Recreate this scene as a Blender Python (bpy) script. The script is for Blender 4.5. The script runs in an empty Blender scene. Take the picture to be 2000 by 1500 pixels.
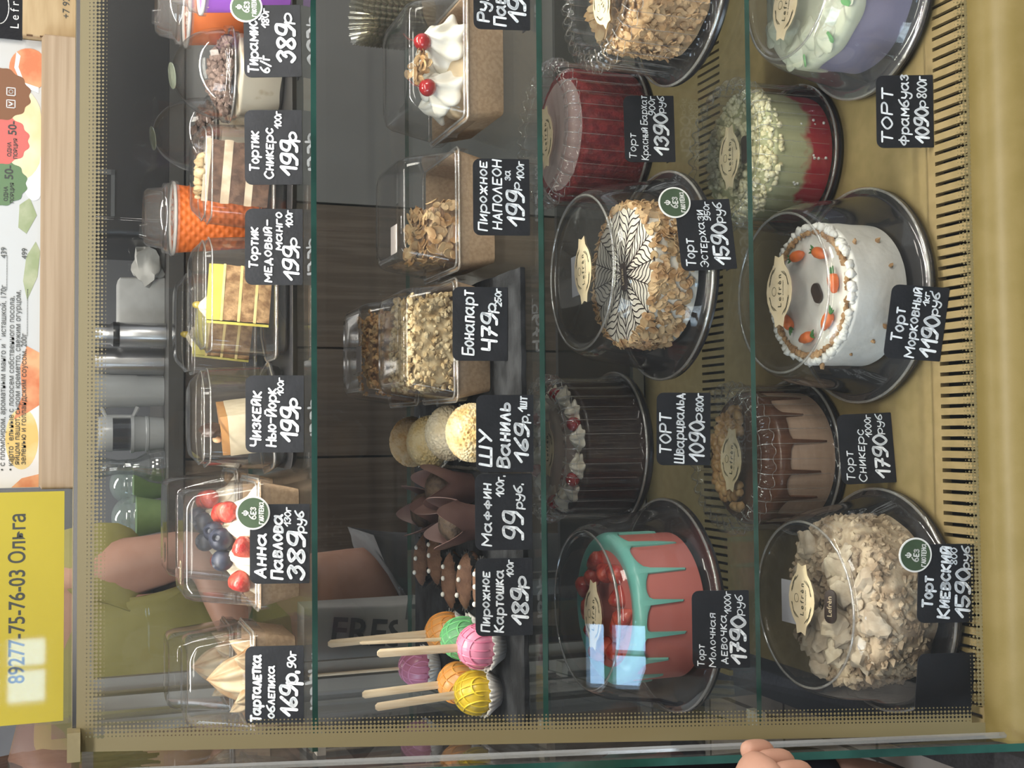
import bpy, math, random
import numpy as np
from mathutils import Vector, Matrix, noise

# ------------------------------------------------------------------ camera, world, lights, exposure
SC = bpy.context.scene
C = SC.collection
SC.view_settings.view_transform = 'Standard'
SC.view_settings.look = 'None'
SC.view_settings.exposure = 0.0
SC.view_settings.gamma = 1.0
SC.view_settings.use_curve_mapping = False
SC.cycles.max_bounces = 8
SC.cycles.diffuse_bounces = 3
SC.cycles.glossy_bounces = 4
SC.cycles.transmission_bounces = 6
SC.cycles.transparent_max_bounces = 64
SC.cycles.caustics_reflective = False
SC.cycles.caustics_refractive = False
SC.cycles.use_denoising = True
SC.cycles.sample_clamp_indirect = 6.0

PITCH, YAW, ROLL = math.radians(20.5), math.radians(2.5), 0.0057
fw = Vector((math.sin(YAW)*math.cos(PITCH), math.cos(YAW)*math.cos(PITCH), -math.sin(PITCH)))
rt = Vector((math.cos(YAW), -math.sin(YAW), 0))
up = rt.cross(fw)
rt, up = rt*math.cos(ROLL) + up*math.sin(ROLL), up*math.cos(ROLL) - rt*math.sin(ROLL)
cam = bpy.data.cameras.new('camera')
cam.sensor_width = 36
cam.lens = 41.4
cam.clip_start = 0.02
co = bpy.data.objects.new('camera', cam)
C.objects.link(co)
mw = Matrix.Identity(4)
for r in range(3):                      # the phone was held sideways: world up points to the left of the frame
    mw[r][0], mw[r][1], mw[r][2] = -up[r], rt[r], -fw[r]
mw.translation = (0, 0, 1.376)
co.matrix_world = mw
SC.camera = co

w = bpy.data.worlds.new('world')
SC.world = w
w.use_nodes = True
w.node_tree.nodes['Background'].inputs[0].default_value = (0.92, 0.95, 1.0, 1)
w.node_tree.nodes['Background'].inputs[1].default_value = 0.9

def area(name, loc, aim, sx, sy, power, col=(1, 1, 1)):
    l = bpy.data.lights.new(name, 'AREA')
    l.shape = 'RECTANGLE'; l.size = sx; l.size_y = sy; l.energy = power; l.color = col
    o = bpy.data.objects.new(name, l); C.objects.link(o)
    o.location = loc
    o.rotation_euler = (Vector(aim)-Vector(loc)).to_track_quat('-Z', 'X').to_euler()
    return o
area('fill_light_shop', (0.35, 0.02, 2.55), (0.3, 1.25, 0.9), 0.3, 1.8, 29, (1, 0.95, 0.87))  # added fill light to even out the rows, without a fixture
area('fill_light_right', (2.0, -0.5, 2.0), (0.2, 1.3, 0.8), 0.7, 0.7, 34, (1, 0.94, 0.85))  # added soft fill from the right, an unseen source without a fixture
area('fill_light_staff', (0.1, 2.55, 2.85), (0, 2.4, 0), 0.3, 1.4, 45, (1, 0.96, 0.92))  # added light to brighten the staff side, its source unseen
area('window_daylight', (-2.96, -0.7, 1.75), (0, 1.3, 0.9), 1.7, 2.4, 95, (0.78, 0.89, 1.0))

# ------------------------------------------------------------------ helpers
PI = math.pi
def thing(name, label, cat, loc=(0, 0, 0), rz=0, group=None):
    o = bpy.data.objects.new(name, None); C.objects.link(o)
    o.empty_display_size = 0.02
    o.location = loc; o.rotation_euler = (0, 0, rz)
    o['label'] = label; o['category'] = cat
    if group: o['group'] = group
    return o

class MB:
    def __init__(s): s.v = []; s.f = []
    def add(s, vs, fs, m=None):
        b = len(s.v)
        if m is not None: vs = [m @ Vector(q) for q in vs]
        s.v += [tuple(q) for q in vs]
        s.f += [tuple(i+b for i in q) for q in fs]
        return s
    def box(s, x0, x1, y0, y1, z0, z1, m=None):
        return s.add([(x, y, z) for x in (x0, x1) for y in (y0, y1) for z in (z0, z1)],
                     [(0, 1, 3, 2), (4, 6, 7, 5), (0, 4, 5, 1), (2, 3, 7, 6), (0, 2, 6, 4), (1, 5, 7, 3)], m)
    def loft(s, rings, cap0=True, cap1=True, close=True, m=None):
        n = len(rings[0]); vs = [p for r in rings for p in r]; fs = []
        for i in range(len(rings)-1):
            for j in range(n if close else n-1):
                k = (j+1) % n
                fs.append((i*n+j, i*n+k, (i+1)*n+k, (i+1)*n+j))
        if cap0: fs.append(tuple(range(n-1, -1, -1)))
        if cap1: fs.append(tuple(range((len(rings)-1)*n, len(rings)*n)))
        return s.add(vs, fs, m)
    def lathe(s, prof, n=64, fn=None, cap0=False, cap1=False, m=None):
        rings = []
        for r, z in prof:
            ring = []
            for j in range(n):
                t = 2*PI*j/n
                q, h = fn(r, z, t) if fn else (r, z)
                ring.append((q*math.cos(t), q*math.sin(t), h))
            rings.append(ring)
        return s.loft(rings, cap0, cap1, True, m)
    def rrect(s, secs, k=5, cap0=True, cap1=True, m=None):
        rings = []
        for sec in secs:
            z, hx, hy, r = sec[:4]; ox, oy = sec[4:6] if len(sec) > 4 else (0, 0)
            ring = []
            for cx, cy, a0 in ((1, 1, 0), (-1, 1, PI/2), (-1, -1, PI), (1, -1, 1.5*PI)):
                for i in range(k+1):
                    a = a0+PI/2*i/k
                    ring.append((ox+cx*(hx-r)+r*math.cos(a), oy+cy*(hy-r)+r*math.sin(a), z))
            rings.append(ring)
        return s.loft(rings, cap0, cap1, True, m)
    def tube(s, path, r, n=8, cap=True, m=None, flat=None):
        path = [Vector(p) for p in path]; rings = []; last = None
        for i, p in enumerate(path):
            d = (path[min(i+1, len(path)-1)]-path[max(i-1, 0)]).normalized()
            if last is None:
                a = d.orthogonal().normalized() if flat is None else (Vector(flat)-d*d.dot(Vector(flat))).normalized()
            else:
                a = (last-d*last.dot(d)).normalized()
            last = a; b = d.cross(a)
            rr = r[i] if isinstance(r, (list, tuple)) else r
            ra, rb = rr if isinstance(rr, (list, tuple)) else (rr, rr)
            rings.append([p+a*ra*math.cos(2*PI*j/n)+b*rb*math.sin(2*PI*j/n) for j in range(n)])
        return s.loft(rings, cap, cap, True, m)
    def ico(s, c=(0, 0, 0), r=(1, 1, 1), sub=2, amp=0, freq=1, seed=0, m=None):
        vs, fs = ICO(sub)
        if not isinstance(r, (tuple, list)): r = (r, r, r)
        out = []
        for v in vs:
            k = 1+amp*noise.noise(Vector(v)*freq+Vector((seed*7.3, seed*3.1, seed*1.7))) if amp else 1
            q = Vector((v[0]*r[0]*k, v[1]*r[1]*k, v[2]*r[2]*k))
            if m is not None: q = m @ q
            out.append(q+Vector(c))
        return s.add(out, fs)
    def stroke(s, pts, w, z=0.0, m=None):
        vs, fs = [], []
        pts = [Vector((p[0], p[1])) for p in pts]
        for i, p in enumerate(pts):
            b = len(vs)
            vs += [(p.x+w/2*math.cos(2*PI*j/8), p.y+w/2*math.sin(2*PI*j/8), z) for j in range(8)]
            fs.append(tuple(range(b, b+8)))
            if i+1 < len(pts):
                q = pts[i+1]; d = q-p
                if d.length < 1e-7: continue
                nn = Vector((-d.y, d.x)).normalized()*w/2
                b = len(vs)
                vs += [(p.x-nn.x, p.y-nn.y, z), (q.x-nn.x, q.y-nn.y, z), (q.x+nn.x, q.y+nn.y, z), (p.x+nn.x, p.y+nn.y, z)]
                fs.append((b, b+1, b+2, b+3))
        return s.add(vs, fs, m)

_ico = {}
def ICO(sub):
    if sub not in _ico:
        import bmesh
        bm = bmesh.new(); bmesh.ops.create_icosphere(bm, subdivisions=sub, radius=1)
        bm.verts.index_update()
        _ico[sub] = ([tuple(v.co) for v in bm.verts], [tuple(v.index for v in f.verts) for f in bm.faces])
        bm.free()
    return _ico[sub]

def obj(name, mb, mat, parent=None, smooth=40, kind=None, label=None, cat=None, group=None):
    me = bpy.data.meshes.new(name)
    me.from_pydata(mb.v, [], mb.f)
    me.materials.append(mat)
    if smooth:
        me.polygons.foreach_set('use_smooth', [True]*len(me.polygons))
        if smooth < 180: me.set_sharp_from_angle(angle=math.radians(smooth))
    me.update()
    o = bpy.data.objects.new(name, me); C.objects.link(o)
    if parent is not None: o.parent = parent
    if kind: o['kind'] = kind
    if label: o['label'] = label
    if cat: o['category'] = cat
    if group: o['group'] = group
    return o

def RX(a): return Matrix.Rotation(a, 4, 'X')
def RY(a): return Matrix.Rotation(a, 4, 'Y')
def RZ(a): return Matrix.Rotation(a, 4, 'Z')
def T(x, y=0, z=0): return Matrix.Translation(Vector((x, y, z)))

# ------------------------------------------------------------------ materials
_m = {}
def mat(name, c1, c2=None, scale=30, rough=.5, bump=0, bs=80, metal=0, lo=.4, hi=.6, st=(1, 1, 1), kind='noise', emit=0, coat=0, detail=4, spec=.5):
    if name in _m: return _m[name]
    m = bpy.data.materials.new(name); m.use_nodes = True
    nt = m.node_tree; b = nt.nodes['Principled BSDF']
    b.inputs['Roughness'].default_value = rough
    b.inputs['Metallic'].default_value = metal
    b.inputs['Coat Weight'].default_value = coat
    b.inputs['Specular IOR Level'].default_value = spec
    b.inputs['Base Color'].default_value = (*c1, 1)
    if emit:
        b.inputs['Emission Color'].default_value = (*c1, 1); b.inputs['Emission Strength'].default_value = emit
    if c2 or bump:
        tc = nt.nodes.new('ShaderNodeTexCoord'); mp = nt.nodes.new('ShaderNodeMapping')
        mp.inputs['Scale'].default_value = st
        nt.links.new(tc.outputs['Object'], mp.inputs[0])
    def tex(k, sc):
        if k == 'voronoi':
            t = nt.nodes.new('ShaderNodeTexVoronoi'); t.inputs['Scale'].default_value = sc; out = t.outputs['Distance']
        elif k == 'wave':
            t = nt.nodes.new('ShaderNodeTexWave'); t.inputs['Scale'].default_value = sc
            t.inputs['Distortion'].default_value = 3; t.inputs['Detail'].default_value = 3; out = t.outputs['Fac']
        else:
            t = nt.nodes.new('ShaderNodeTexNoise'); t.inputs['Scale'].default_value = sc; t.inputs['Detail'].default_value = detail
            out = t.outputs['Fac']
        nt.links.new(mp.outputs[0], t.inputs['Vector'])
        return out
    if c2:
        rp = nt.nodes.new('ShaderNodeValToRGB')
        rp.color_ramp.elements[0].position = lo; rp.color_ramp.elements[0].color = (*c1, 1)
        rp.color_ramp.elements[1].position = hi; rp.color_ramp.elements[1].color = (*c2, 1)
        nt.links.new(tex(kind, scale), rp.inputs[0]); nt.links.new(rp.outputs[0], b.inputs['Base Color'])
    if bump:
        bp = nt.nodes.new('ShaderNodeBump'); bp.inputs['Strength'].default_value = bump; bp.inputs['Distance'].default_value = .003
        nt.links.new(tex('noise', bs), bp.inputs['Height']); nt.links.new(bp.outputs[0], b.inputs['Normal'])
    _m[name] = m
    return m

def clear(name, tint=(1, 1, 1), f0=.05, haze=0, hcol=(.9, .9, .9), rough=.03, power=4):
    """thin clear sheet: mostly transparent, mirror-like towards grazing angles"""
    if name in _m: return _m[name]
    m = bpy.data.materials.new(name); m.use_nodes = True
    nt = m.node_tree; nt.nodes.remove(nt.nodes['Principled BSDF']); out = nt.nodes['Material Output']
    lw = nt.nodes.new('ShaderNodeLayerWeight'); lw.inputs[0].default_value = .5
    pw = nt.nodes.new('ShaderNodeMath'); pw.operation = 'POWER'; pw.inputs[1].default_value = power
    nt.links.new(lw.outputs['Facing'], pw.inputs[0])
    ma = nt.nodes.new('ShaderNodeMath'); ma.operation = 'MULTIPLY_ADD'; ma.inputs[1].default_value = .75-f0; ma.inputs[2].default_value = f0
    nt.links.new(pw.outputs[0], ma.inputs[0])
    tr = nt.nodes.new('ShaderNodeBsdfTransparent'); tr.inputs[0].default_value = (*tint, 1)
    last = tr.outputs[0]
    if haze:
        df = nt.nodes.new('ShaderNodeBsdfDiffuse'); df.inputs[0].default_value = (*hcol, 1)
        mx = nt.nodes.new('ShaderNodeMixShader'); mx.inputs[0].default_value = haze
        nt.links.new(last, mx.inputs[1]); nt.links.new(df.outputs[0], mx.inputs[2]); last = mx.outputs[0]
    gl = nt.nodes.new('ShaderNodeBsdfGlossy'); gl.inputs['Roughness'].default_value = rough
    mx = nt.nodes.new('ShaderNodeMixShader')
    nt.links.new(ma.outputs[0], mx.inputs[0]); nt.links.new(last, mx.inputs[1]); nt.links.new(gl.outputs[0], mx.inputs[2])
    nt.links.new(mx.outputs[0], out.inputs['Surface'])
    _m[name] = m
    return m

PLASTIC = clear('clear_plastic', (.985, .985, .985), .04, .012, rough=.05, power=2.6)
PANE = clear('clear_glass', (.97, .975, .97), .022, .003, (.7, .75, .75), .008, 5)
SHELFG = clear('shelf_glass', (.955, .97, .96), .02, .004, (.7, .75, .72), .02, 5)
EDGE = mat('green_glass_edge', (.008, .05, .038), (.018, .085, .066), 15, .12, coat=.5)
GOLD = mat('gold_paint', (.195, .145, .060), (.22, .165, .072), 60, .42, .06, 500, spec=.4)
GOLDM = mat('gold_brushed', (.34, .28, .15), (.40, .33, .18), 40, .45, metal=.35)
BLACKP = mat('black_plastic', (.012, .012, .014), rough=.22)
CARD = mat('black_card', (.009, .010, .013), (.013, .014, .018), 40, .5, .1, 300, spec=.25)
INK = mat('white_marker', (.86, .90, .95), (.70, .76, .84), 260, .45, lo=.45, hi=.75)
KRAFT = mat('kraft_board', (.36, .245, .15), (.44, .31, .195), 220, .8, .15, 500)
PAPER = mat('cream_label_paper', (.78, .63, .40), (.82, .68, .46), 60, .7)
LABELINK = mat('label_ink', (.11, .10, .06), rough=.7)
WHITEP = mat('white_paper', (.78, .78, .76), rough=.7)
CHROME = mat('brushed_steel', (.55, .55, .56), (.42, .42, .43), 12, .28, metal=.9, st=(1, 1, .05))
SLATE = mat('slate_stone', (.012, .0125, .014), (.030, .031, .034), 35, .8, .5, 120, spec=.12)
DARKPLAS = mat('dark_plastic', (.022, .022, .024), rough=.35)

# ------------------------------------------------------------------ marker handwriting
GL = {
'А': '00 26 40;12 32', 'Б': '46 06 00;~03 33 43 41 30 00', 'В': '00 06;~06 26 45 34 03;~03 34 42 41 20 00', 'Г': '00 06 46',
'Д': '0a 01 51 5a;11 26 41', 'Е': '40 00 06 46;03 33', 'Ж': '36 30;06 33 00;66 33 60', 'З': '~05 26 45 34 23 34 42 41 20 01',
'И': '06 00 46 40', 'Й': '06 00 46 40;17 37', 'К': '00 06;46 03 40', 'Л': '00 26 40', 'М': '00 06 32 66 60', 'Н': '00 06;40 46;03 43',
'О': '~20 02 04 26 44 42 20', 'П': '00 06 46 40', 'Р': '00 06;~06 36 45 44 33 03', 'С': '~45 26 04 02 20 41', 'Т': '06 46;26 20',
'У': '06 23;46 10', 'Ф': '30 36;~35 14 03 12 32 52 63 54 35', 'Х': '00 46;06 40', 'Ц': '06 01 41 46;41 51 5a', 'Ч': '06 04 13 43;46 40',
'Ш': '06 00 60 66;36 30', 'Ы': '06 00;~03 23 32 31 20 00;56 50', 'Ь': '06 00;~03 33 42 41 30 00', 'Э': '~05 26 44 42 20 01;23 43',
'Ю': '06 00;03 23;~40 22 24 46 64 62 40', 'Я': '40 46;~46 16 05 04 13 43;13 00',
'а': '~43 24 03 01 20 42;44 41 50', 'р': '04 0b;~03 24 43 41 20 01', 'у': '04 02 21 42;~44 41 3b 1b 0a', 'г': '00 04 34', 'б': '~46 25 03 01 20 41 32 23 02',
'0': '~20 02 04 26 44 42 20', '1': '03 36 30', '2': '~05 26 45 43 00;00 40', '3': '~05 26 45 34 23 34 42 20 01', '4': '06 03 43;46 40',
'5': '46 06 03;~03 33 42 20 01', '6': '~46 13 01 20 41 32 12 01', '7': '06 46 10;13 43', '8': '~23 05 26 45 23 01 20 41 23',
'9': '~46 16 04 13 33 46;46 42 20 00', '-': '03 33', '.': '00 0a', '/': '0a 46', '!': '03 36 30;10 50'}
def glyph(ch):
    k = 1.0
    if ch not in GL:
        ch = ch.upper(); k = .74
    if ch not in GL: return [], 2.5
    out = []; wd = 0
    for st in GL[ch].split(';'):
        cur = st[0] == '~'
        ps = []
        for tok in st.lstrip('~').split():
            y = {'a': -1, 'b': -2}.get(tok[1]); y = int(tok[1]) if y is None else y
            ps.append((float(tok[0])*k, y*k)); wd = max(wd, ps[-1][0])
        if cur and len(ps) > 2:
            closed = ps[0] == ps[-1]; q = []
            for i in range(len(ps)-1):
                p0 = ps[i-1] if i else (ps[-2] if closed else ps[0])
                p1, p2 = ps[i], ps[i+1]
                p3 = ps[i+2] if i+2 < len(ps) else (ps[1] if closed else ps[-1])
                for t in (0, .33, .66):
                    q.append(tuple(.5*(2*p1[a]+(p2[a]-p0[a])*t+(2*p0[a]-5*p1[a]+4*p2[a]-p3[a])*t*t+(3*p1[a]-p0[a]-3*p2[a]+p3[a])*t**3) for a in (0, 1)))
            q.append(ps[-1]); ps = q
        out.append(ps)
    return out, wd+1.7
def write(mb, text, x0, y0, x1, h, wgt, z, rng):
    """text between x0 and x1, capital height h, baseline y0"""
    tot = sum(glyph(c)[1] for c in text)-1.7
    sx = (x1-x0)/tot; sy = h/6; x = x0
    for c in text:
        g, adv = glyph(c); jy = rng.uniform(-.25, .25)*sy
        for ps in g:
            mb.stroke([(x+(p[0]+.12*p[1])*sx, y0+jy+p[1]*sy) for p in ps], wgt, z)
        x += adv*sx
def font(text, size, mb=None, m=None, align='CENTER', ex=0.0):
    """printed lettering, from the built-in face, as mesh"""
    c = bpy.data.curves.new('lettering', 'FONT'); c.body = text; c.size = size; c.align_x = align; c.align_y = 'CENTER'; c.resolution_u = 3; c.offset = ex
    o = bpy.data.objects.new('lettering', c); C.objects.link(o)
    dg = bpy.context.evaluated_depsgraph_get(); dg.update()
    me = bpy.data.meshes.new_from_object(o.evaluated_get(dg))
    mb = mb or MB()
    mb.add([tuple(v.co) for v in me.vertices], [tuple(p.vertices) for p in me.polygons], m)
    bpy.data.objects.remove(o); bpy.data.curves.remove(c); bpy.data.meshes.remove(me)
    return mb
# ------------------------------------------------------------------ the room
DECK, S3, S2, S1 = .470, .673, .897, 1.135
TILE = mat('floor_tile', (.42, .35, .29), (.50, .42, .35), 14, .45)
nt = TILE.node_tree
br = nt.nodes.new('ShaderNodeTexBrick'); br.offset = 0; br.inputs['Scale'].default_value = 1
br.inputs['Brick Width'].default_value = .3; br.inputs['Row Height'].default_value = .3; br.inputs['Mortar Size'].default_value = .004
br.inputs['Mortar'].default_value = (.09, .075, .06, 1)
tc = [n for n in nt.nodes if n.type == 'TEX_COORD'][0]
nt.links.new(tc.outputs['Object'], br.inputs['Vector'])
rp = [n for n in nt.nodes if n.type == 'VALTORGB'][0]
nt.links.new(rp.outputs[0], br.inputs['Color1']); nt.links.new(rp.outputs[0], br.inputs['Color2'])
nt.links.new(br.outputs['Color'], nt.nodes['Principled BSDF'].inputs['Base Color'])
obj('floor', MB().box(-4, 4, -3, 4, -.05, 0), TILE, kind='structure')
WALLM = mat('grey_wall_paint', (.10, .10, .105), (.13, .13, .135), 4, .7)
obj('wall_back', MB().box(-4, 4, 3.2, 3.3, 0, 2.9), WALLM, kind='structure')
LIGHTWALL = mat('light_wall_paint', (.42, .41, .40), rough=.8)
fwall = MB()                                # the shop front behind the customer, with a small far window
wx0, wx1, wz0, wz1 = -1.075, -.785, 1.455, 1.735
fwall.box(-4, wx0, -2.6, -2.5, 0, 2.9).box(wx1, 4, -2.6, -2.5, 0, 2.9).box(wx0, wx1, -2.6, -2.5, 0, wz0).box(wx0, wx1, -2.6, -2.5, wz1, 2.9)
obj('wall_front', fwall, mat('front_wall_paint', (.30, .30, .31), rough=.8), kind='structure')
obj('ceiling', MB().box(-4, 4, -3, 4, 2.9, 2.95), mat('ceiling_paint', (.55, .55, .55), rough=.8), kind='structure')
SKY = mat('daylight_sky', (.42, .68, 1.0), rough=1, emit=20.0)
wn = obj('window_1', MB().box(wx0, wx1, -2.575, -2.565, wz0, wz1), SKY, kind='structure')
wf = MB()
for x in (wx0, wx1-.015): wf.box(x, x+.015, -2.57, -2.49, wz0, wz1)
for z, q in ((wz0, .015), (1.608, .036), (wz1-.015, .015)): wf.box(wx0, wx1, -2.568, -2.492, z, z+q)
wf.box(-.925, -.915, -2.568, -2.492, wz0, 1.608)
obj('window_frame', wf, DARKPLAS, wn)
lw = MB()                                   # big shop window on the left
lw.box(-3.1, -3.0, -2.5, -2.0, 0, 2.9).box(-3.1, -3.0, .6, 3.2, 0, 2.9).box(-3.1, -3.0, -2.0, .6, 0, .8).box(-3.1, -3.0, -2.0, .6, 2.6, 2.9)
obj('wall_left', lw, LIGHTWALL, kind='structure')
w2 = obj('window_2', MB().box(-3.08, -3.07, -2.0, .6, .8, 2.6), mat('daylight_sky_wide', (.62, .80, 1.0), rough=1, emit=4.0), kind='structure')
wf = MB()
for y in (-2.0, -1.15, -.3, .54): wf.box(-3.07, -2.99, y, y+.06, .8, 2.6)
for z in (.8, 1.9, 2.54): wf.box(-3.068, -2.992, -2.0, .6, z, z+.06)
obj('window_frame', wf, DARKPLAS, w2)

# ------------------------------------------------------------------ the display case
case = thing('display_case', 'gold refrigerated pastry display case with sloping front glass and dotted glass border', 'display case', (0, 0, 0))
def sx(y): return -.322-.08*(y-1.0)          # the left side glass runs slightly outwards to the back
NOTE = []
XR = 1.0
# front glass lies in a plane leaning back; local x along the case, local y up the slope
e1 = Vector((1, 0, 0)); e2 = Vector((0, .304, .906)).normalized(); e3 = e1.cross(e2)
FG = Matrix(((e1.x, e2.x, e3.x, -.320), (e1.y, e2.y, e3.y, .990), (e1.z, e2.z, e3.z, .470), (0, 0, 0, 1)))
L = .9520; WD = XR+.32
fg = obj('front_glass', MB().box(0, WD, -.02, L, -.003, .003), PANE, case); fg.matrix_local = FG
def frit(name, axis, length, t0, t1):
    """ceramic dot border: solid gold at one edge breaking up into dots"""
    m = bpy.data.materials.new(name); m.use_nodes = True
    nt = m.node_tree; b = nt.nodes['Principled BSDF']; out = nt.nodes['Material Output']
    b.inputs['Base Color'].default_value = (.205, .168, .08, 1); b.inputs['Roughness'].default_value = .5
    tc = nt.nodes.new('ShaderNodeTexCoord'); sp = nt.nodes.new('ShaderNodeSeparateXYZ'); nt.links.new(tc.outputs['Object'], sp.inputs[0])
    def math_(op, a, bb=None, c=None):
        n = nt.nodes.new('ShaderNodeMath'); n.operation = op
        for i, v in enumerate((a, bb, c)):
            if v is None: continue
            if hasattr(v, 'type') or not isinstance(v, (int, float)): nt.links.new(v, n.inputs[i])
            else: n.inputs[i].default_value = v
        return n.outputs[0]
    k = 2*PI/.0040
    d = math_('ADD', math_('COSINE', math_('MULTIPLY', sp.outputs[0], k)), math_('COSINE', math_('MULTIPLY', sp.outputs[1], k)))
    ac = sp.outputs[axis]
    th = math_('MULTIPLY_ADD', ac, (t1-t0)/length, t0)
    fac = math_('GREATER_THAN', math_('ADD', d, th), 0.0)
    tr = nt.nodes.new('ShaderNodeBsdfTransparent'); mx = nt.nodes.new('ShaderNodeMixShader')
    nt.links.new(fac, mx.inputs[0]); nt.links.new(tr.outputs[0], mx.inputs[1]); nt.links.new(b.outputs[0], mx.inputs[2])
    nt.links.new(mx.outputs[0], out.inputs['Surface'])
    return m
def fritstrip(name, mt, ox, oy, wx, wy):
    o = obj(name, MB().add([(0, 0, 0), (wx, 0, 0), (wx, wy, 0), (0, wy, 0)], [(0, 1, 2, 3)]), mt, fg, 0)
    o.matrix_local = T(ox, oy, .0034)
SOLID = mat('gold_ceramic_border', (.205, .168, .08), rough=.5)
for nm, mt, a in (('border_band', SOLID, (0, L-.013, WD, .009)), ('border_band', SOLID, (0, .0, .013, L-.012)), ('border_band', SOLID, (.013, -.004, WD-.013, .014))):
    fritstrip(nm, mt, *a)
fritstrip('dark_seal', BLACKP, 0, L-.004, WD, .004)
fritstrip('border_dots', frit('frit_top', 1, .019, -1.5, 1.7), .013, L-.032, WD-.013, .019)
fritstrip('border_dots', frit('frit_left', 0, .017, 1.7, -1.5), .013, .026, .017, L-.058)
fritstrip('border_dots', frit('frit_low', 1, .016, 1.7, -1.5), .030, .010, WD-.030, .016)
# side glass with the rounded top front corner
prof = [(.935, .455), (1.262, 1.365), (1.272, 1.385), (1.292, 1.405), (1.325, 1.422), (1.37, 1.434), (1.43, 1.440), (1.78, 1.442), (1.78, .455)]
sg = MB()
a = [(sx(y), y, z) for y, z in prof]; b = [(sx(y)-.008, y, z) for y, z in prof]; n = len(prof)
sg.add(a+b, [tuple(range(n)), tuple(range(2*n-1, n-1, -1))])
obj('side_glass', sg, PANE, case, 0)
ed = MB()
ed.add(a+b, [(i, i+1, n+i+1, n+i) for i in range(n-2)])
obj('glass_edge', ed, EDGE, case, 60, label='polished green edge of the side glass')
bead = MB().tube([(sx(y)+.004, y+.012, z) for y, z in ((.95, .47), (1.262, 1.345))], .0035, 6)
obj('silicone_bead', bead, clear('clear_silicone', (.8, .82, .8), .12, .25, (.6, .6, .58), .15), case)
clip = MB().box(-.325, -.296, 1.268, 1.292, 1.366, 1.3785)
obj('glass_clip', clip, GOLDM, case)
# top plate
top = MB().box(-.318, XR, 1.296, 1.78, 1.364, 1.374)
obj('top_panel', top, GOLDM, case)
# deck with its two rows of air slots
dk = MB()
for y0, y1 in ((.995, 1.008), (1.060, 1.522), (1.588, 1.78)): dk.box(-.318, XR, y0, y1, DECK-.012, DECK)
obj('deck', dk, GOLD, case)
for y0, y1, x0 in ((1.008, 1.060, -.316), (1.522, 1.588, -.36)):
    g = MB(); x = x0; q = 0
    while x < XR:
        g.box(x, x+.0076, y0, y1, DECK-.006, DECK); x += .0118
    obj('vent_grille', g, GOLD, case, label='row of dark air slots across the gold deck')
obj('air_channel', MB().box(-.36, XR, .992, 1.78, .40, .405), DARKPLAS, case)
# front bumper and plinth
bp = []
for y, z in ((.992, .482), (.975, .485), (.955, .478), (.942, .462), (.938, .44), (.945, .41), (.965, .39), (.97, .12), (1.0, .12), (1.0, .45)):
    bp.append((y, z))
rings = [[(x, y, z) for y, z in bp] for x in (-.322, XR)]
BUMP = mat('gold_bumper', (.25, .188, .062), (.275, .207, .074), 30, .38, .05, 400, spec=.4)
obj('front_bumper', MB().loft(rings), BUMP, case, 50)
obj('base_plinth', MB().box(-.40, XR, 1.0, 1.80, 0, .40).box(-.40, -.33, .90, 1.0, 0, .36), mat('dark_grey_base', (.045, .045, .052), (.06, .06, .07), 200, .6), case)
# rear: aluminium posts, two sliding glass doors
ALU = mat('champagne_aluminium', (.42, .40, .35), (.36, .34, .30), 30, .35, metal=.6, st=(1, 1, .1))
po = MB()
po.box(-.385, -.365, 1.76, 1.80, .40, 1.364).box(-.418, -.398, 1.765, 1.80, .40, 1.40)
obj('rear_post', po, ALU, case)
for x0, x1, y in ((-.36, .33, 1.775), (.30, 1.0, 1.792)):
    fr = MB().box(*((x0, x0+.018) if x0 < 0 else (x1-.018, x1)), y, y+.012, .475, 1.36).box(x0+.018, x1-.018, y, y+.012, .475, .495).box(x0+.018, x1-.018, y, y+.012, 1.345, 1.36)
    d = obj('rear_door', fr, ALU, case)
    obj('pane', MB().box(x0+.018, x1-.018, y+.004, y+.008, .495, 1.345), PANE, d)
obj('rear_wall_panel', MB().box(-.40, 1.0, 1.80, 1.81, .40, .62), DARKPLAS, case)
# lamp strip under the front of the top plate
strip = obj('led_strip', MB().box(-.30, XR-.02, 1.2965, 1.3085, 1.3595, 1.3638), WHITEP, case)
bd = MB()
for i in range(100):
    x = -.295+i*.0125
    bd.box(x, x+.005, 1.300, 1.306, 1.3587, 1.3595)
obj('led_bead', bd, mat('led_glow', (1, .93, .8), emit=160), strip, kind='stuff')
area('case_lamp', (.30, 1.303, 1.3575), (.30, 1.08, .5), .012, 1.22, 2.7, (1, .93, .82)).data.spread = math.radians(75)
area('case_lamp_wide', (.30, 1.303, 1.3570), (.30, 1.34, .5), .012, 1.22, 4, (1, .95, .88))

# glass shelves: every one lifts out
for nm, z, y0, lab in (('top', S1, 1.258, 'uppermost green-edged glass shelf, under the boxed tarts and slices'), ('mid', S2, 1.193, 'middle green-edged glass shelf, carrying the slate boards and cake pops'), ('low', S3, 1.125, 'lowest green-edged glass shelf, under the pink cake and spider web cake')):
    t = thing('glass_shelf', lab, 'shelf', (0, 0, z), 0, 'glass shelves in the case')
    s = MB()
    p = [(sx(y0)+.006, y0), (XR-.01, y0), (XR-.01, 1.74), (sx(1.74)+.006, 1.74)]
    vs = [(x, y, h) for h in (-.006, 0) for x, y in p]
    s.add(vs, [(3, 2, 1, 0), (4, 5, 6, 7)])
    obj('glass_panel', s, SHELFG, t, 0)
    obj('polished_edge', MB().add(vs, [(0, 1, 5, 4), (1, 2, 6, 5), (2, 3, 7, 6), (3, 0, 4, 7)]), EDGE, t, 0, label='dark green polished edge')
    for y in (y0+.02, 1.70):
        obj('shelf_clip', MB().box(sx(y)+.0005, sx(y)+.022, y-.012, y+.012, -.016, -.0065), ALU, case).location = (0, 0, z)
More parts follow.
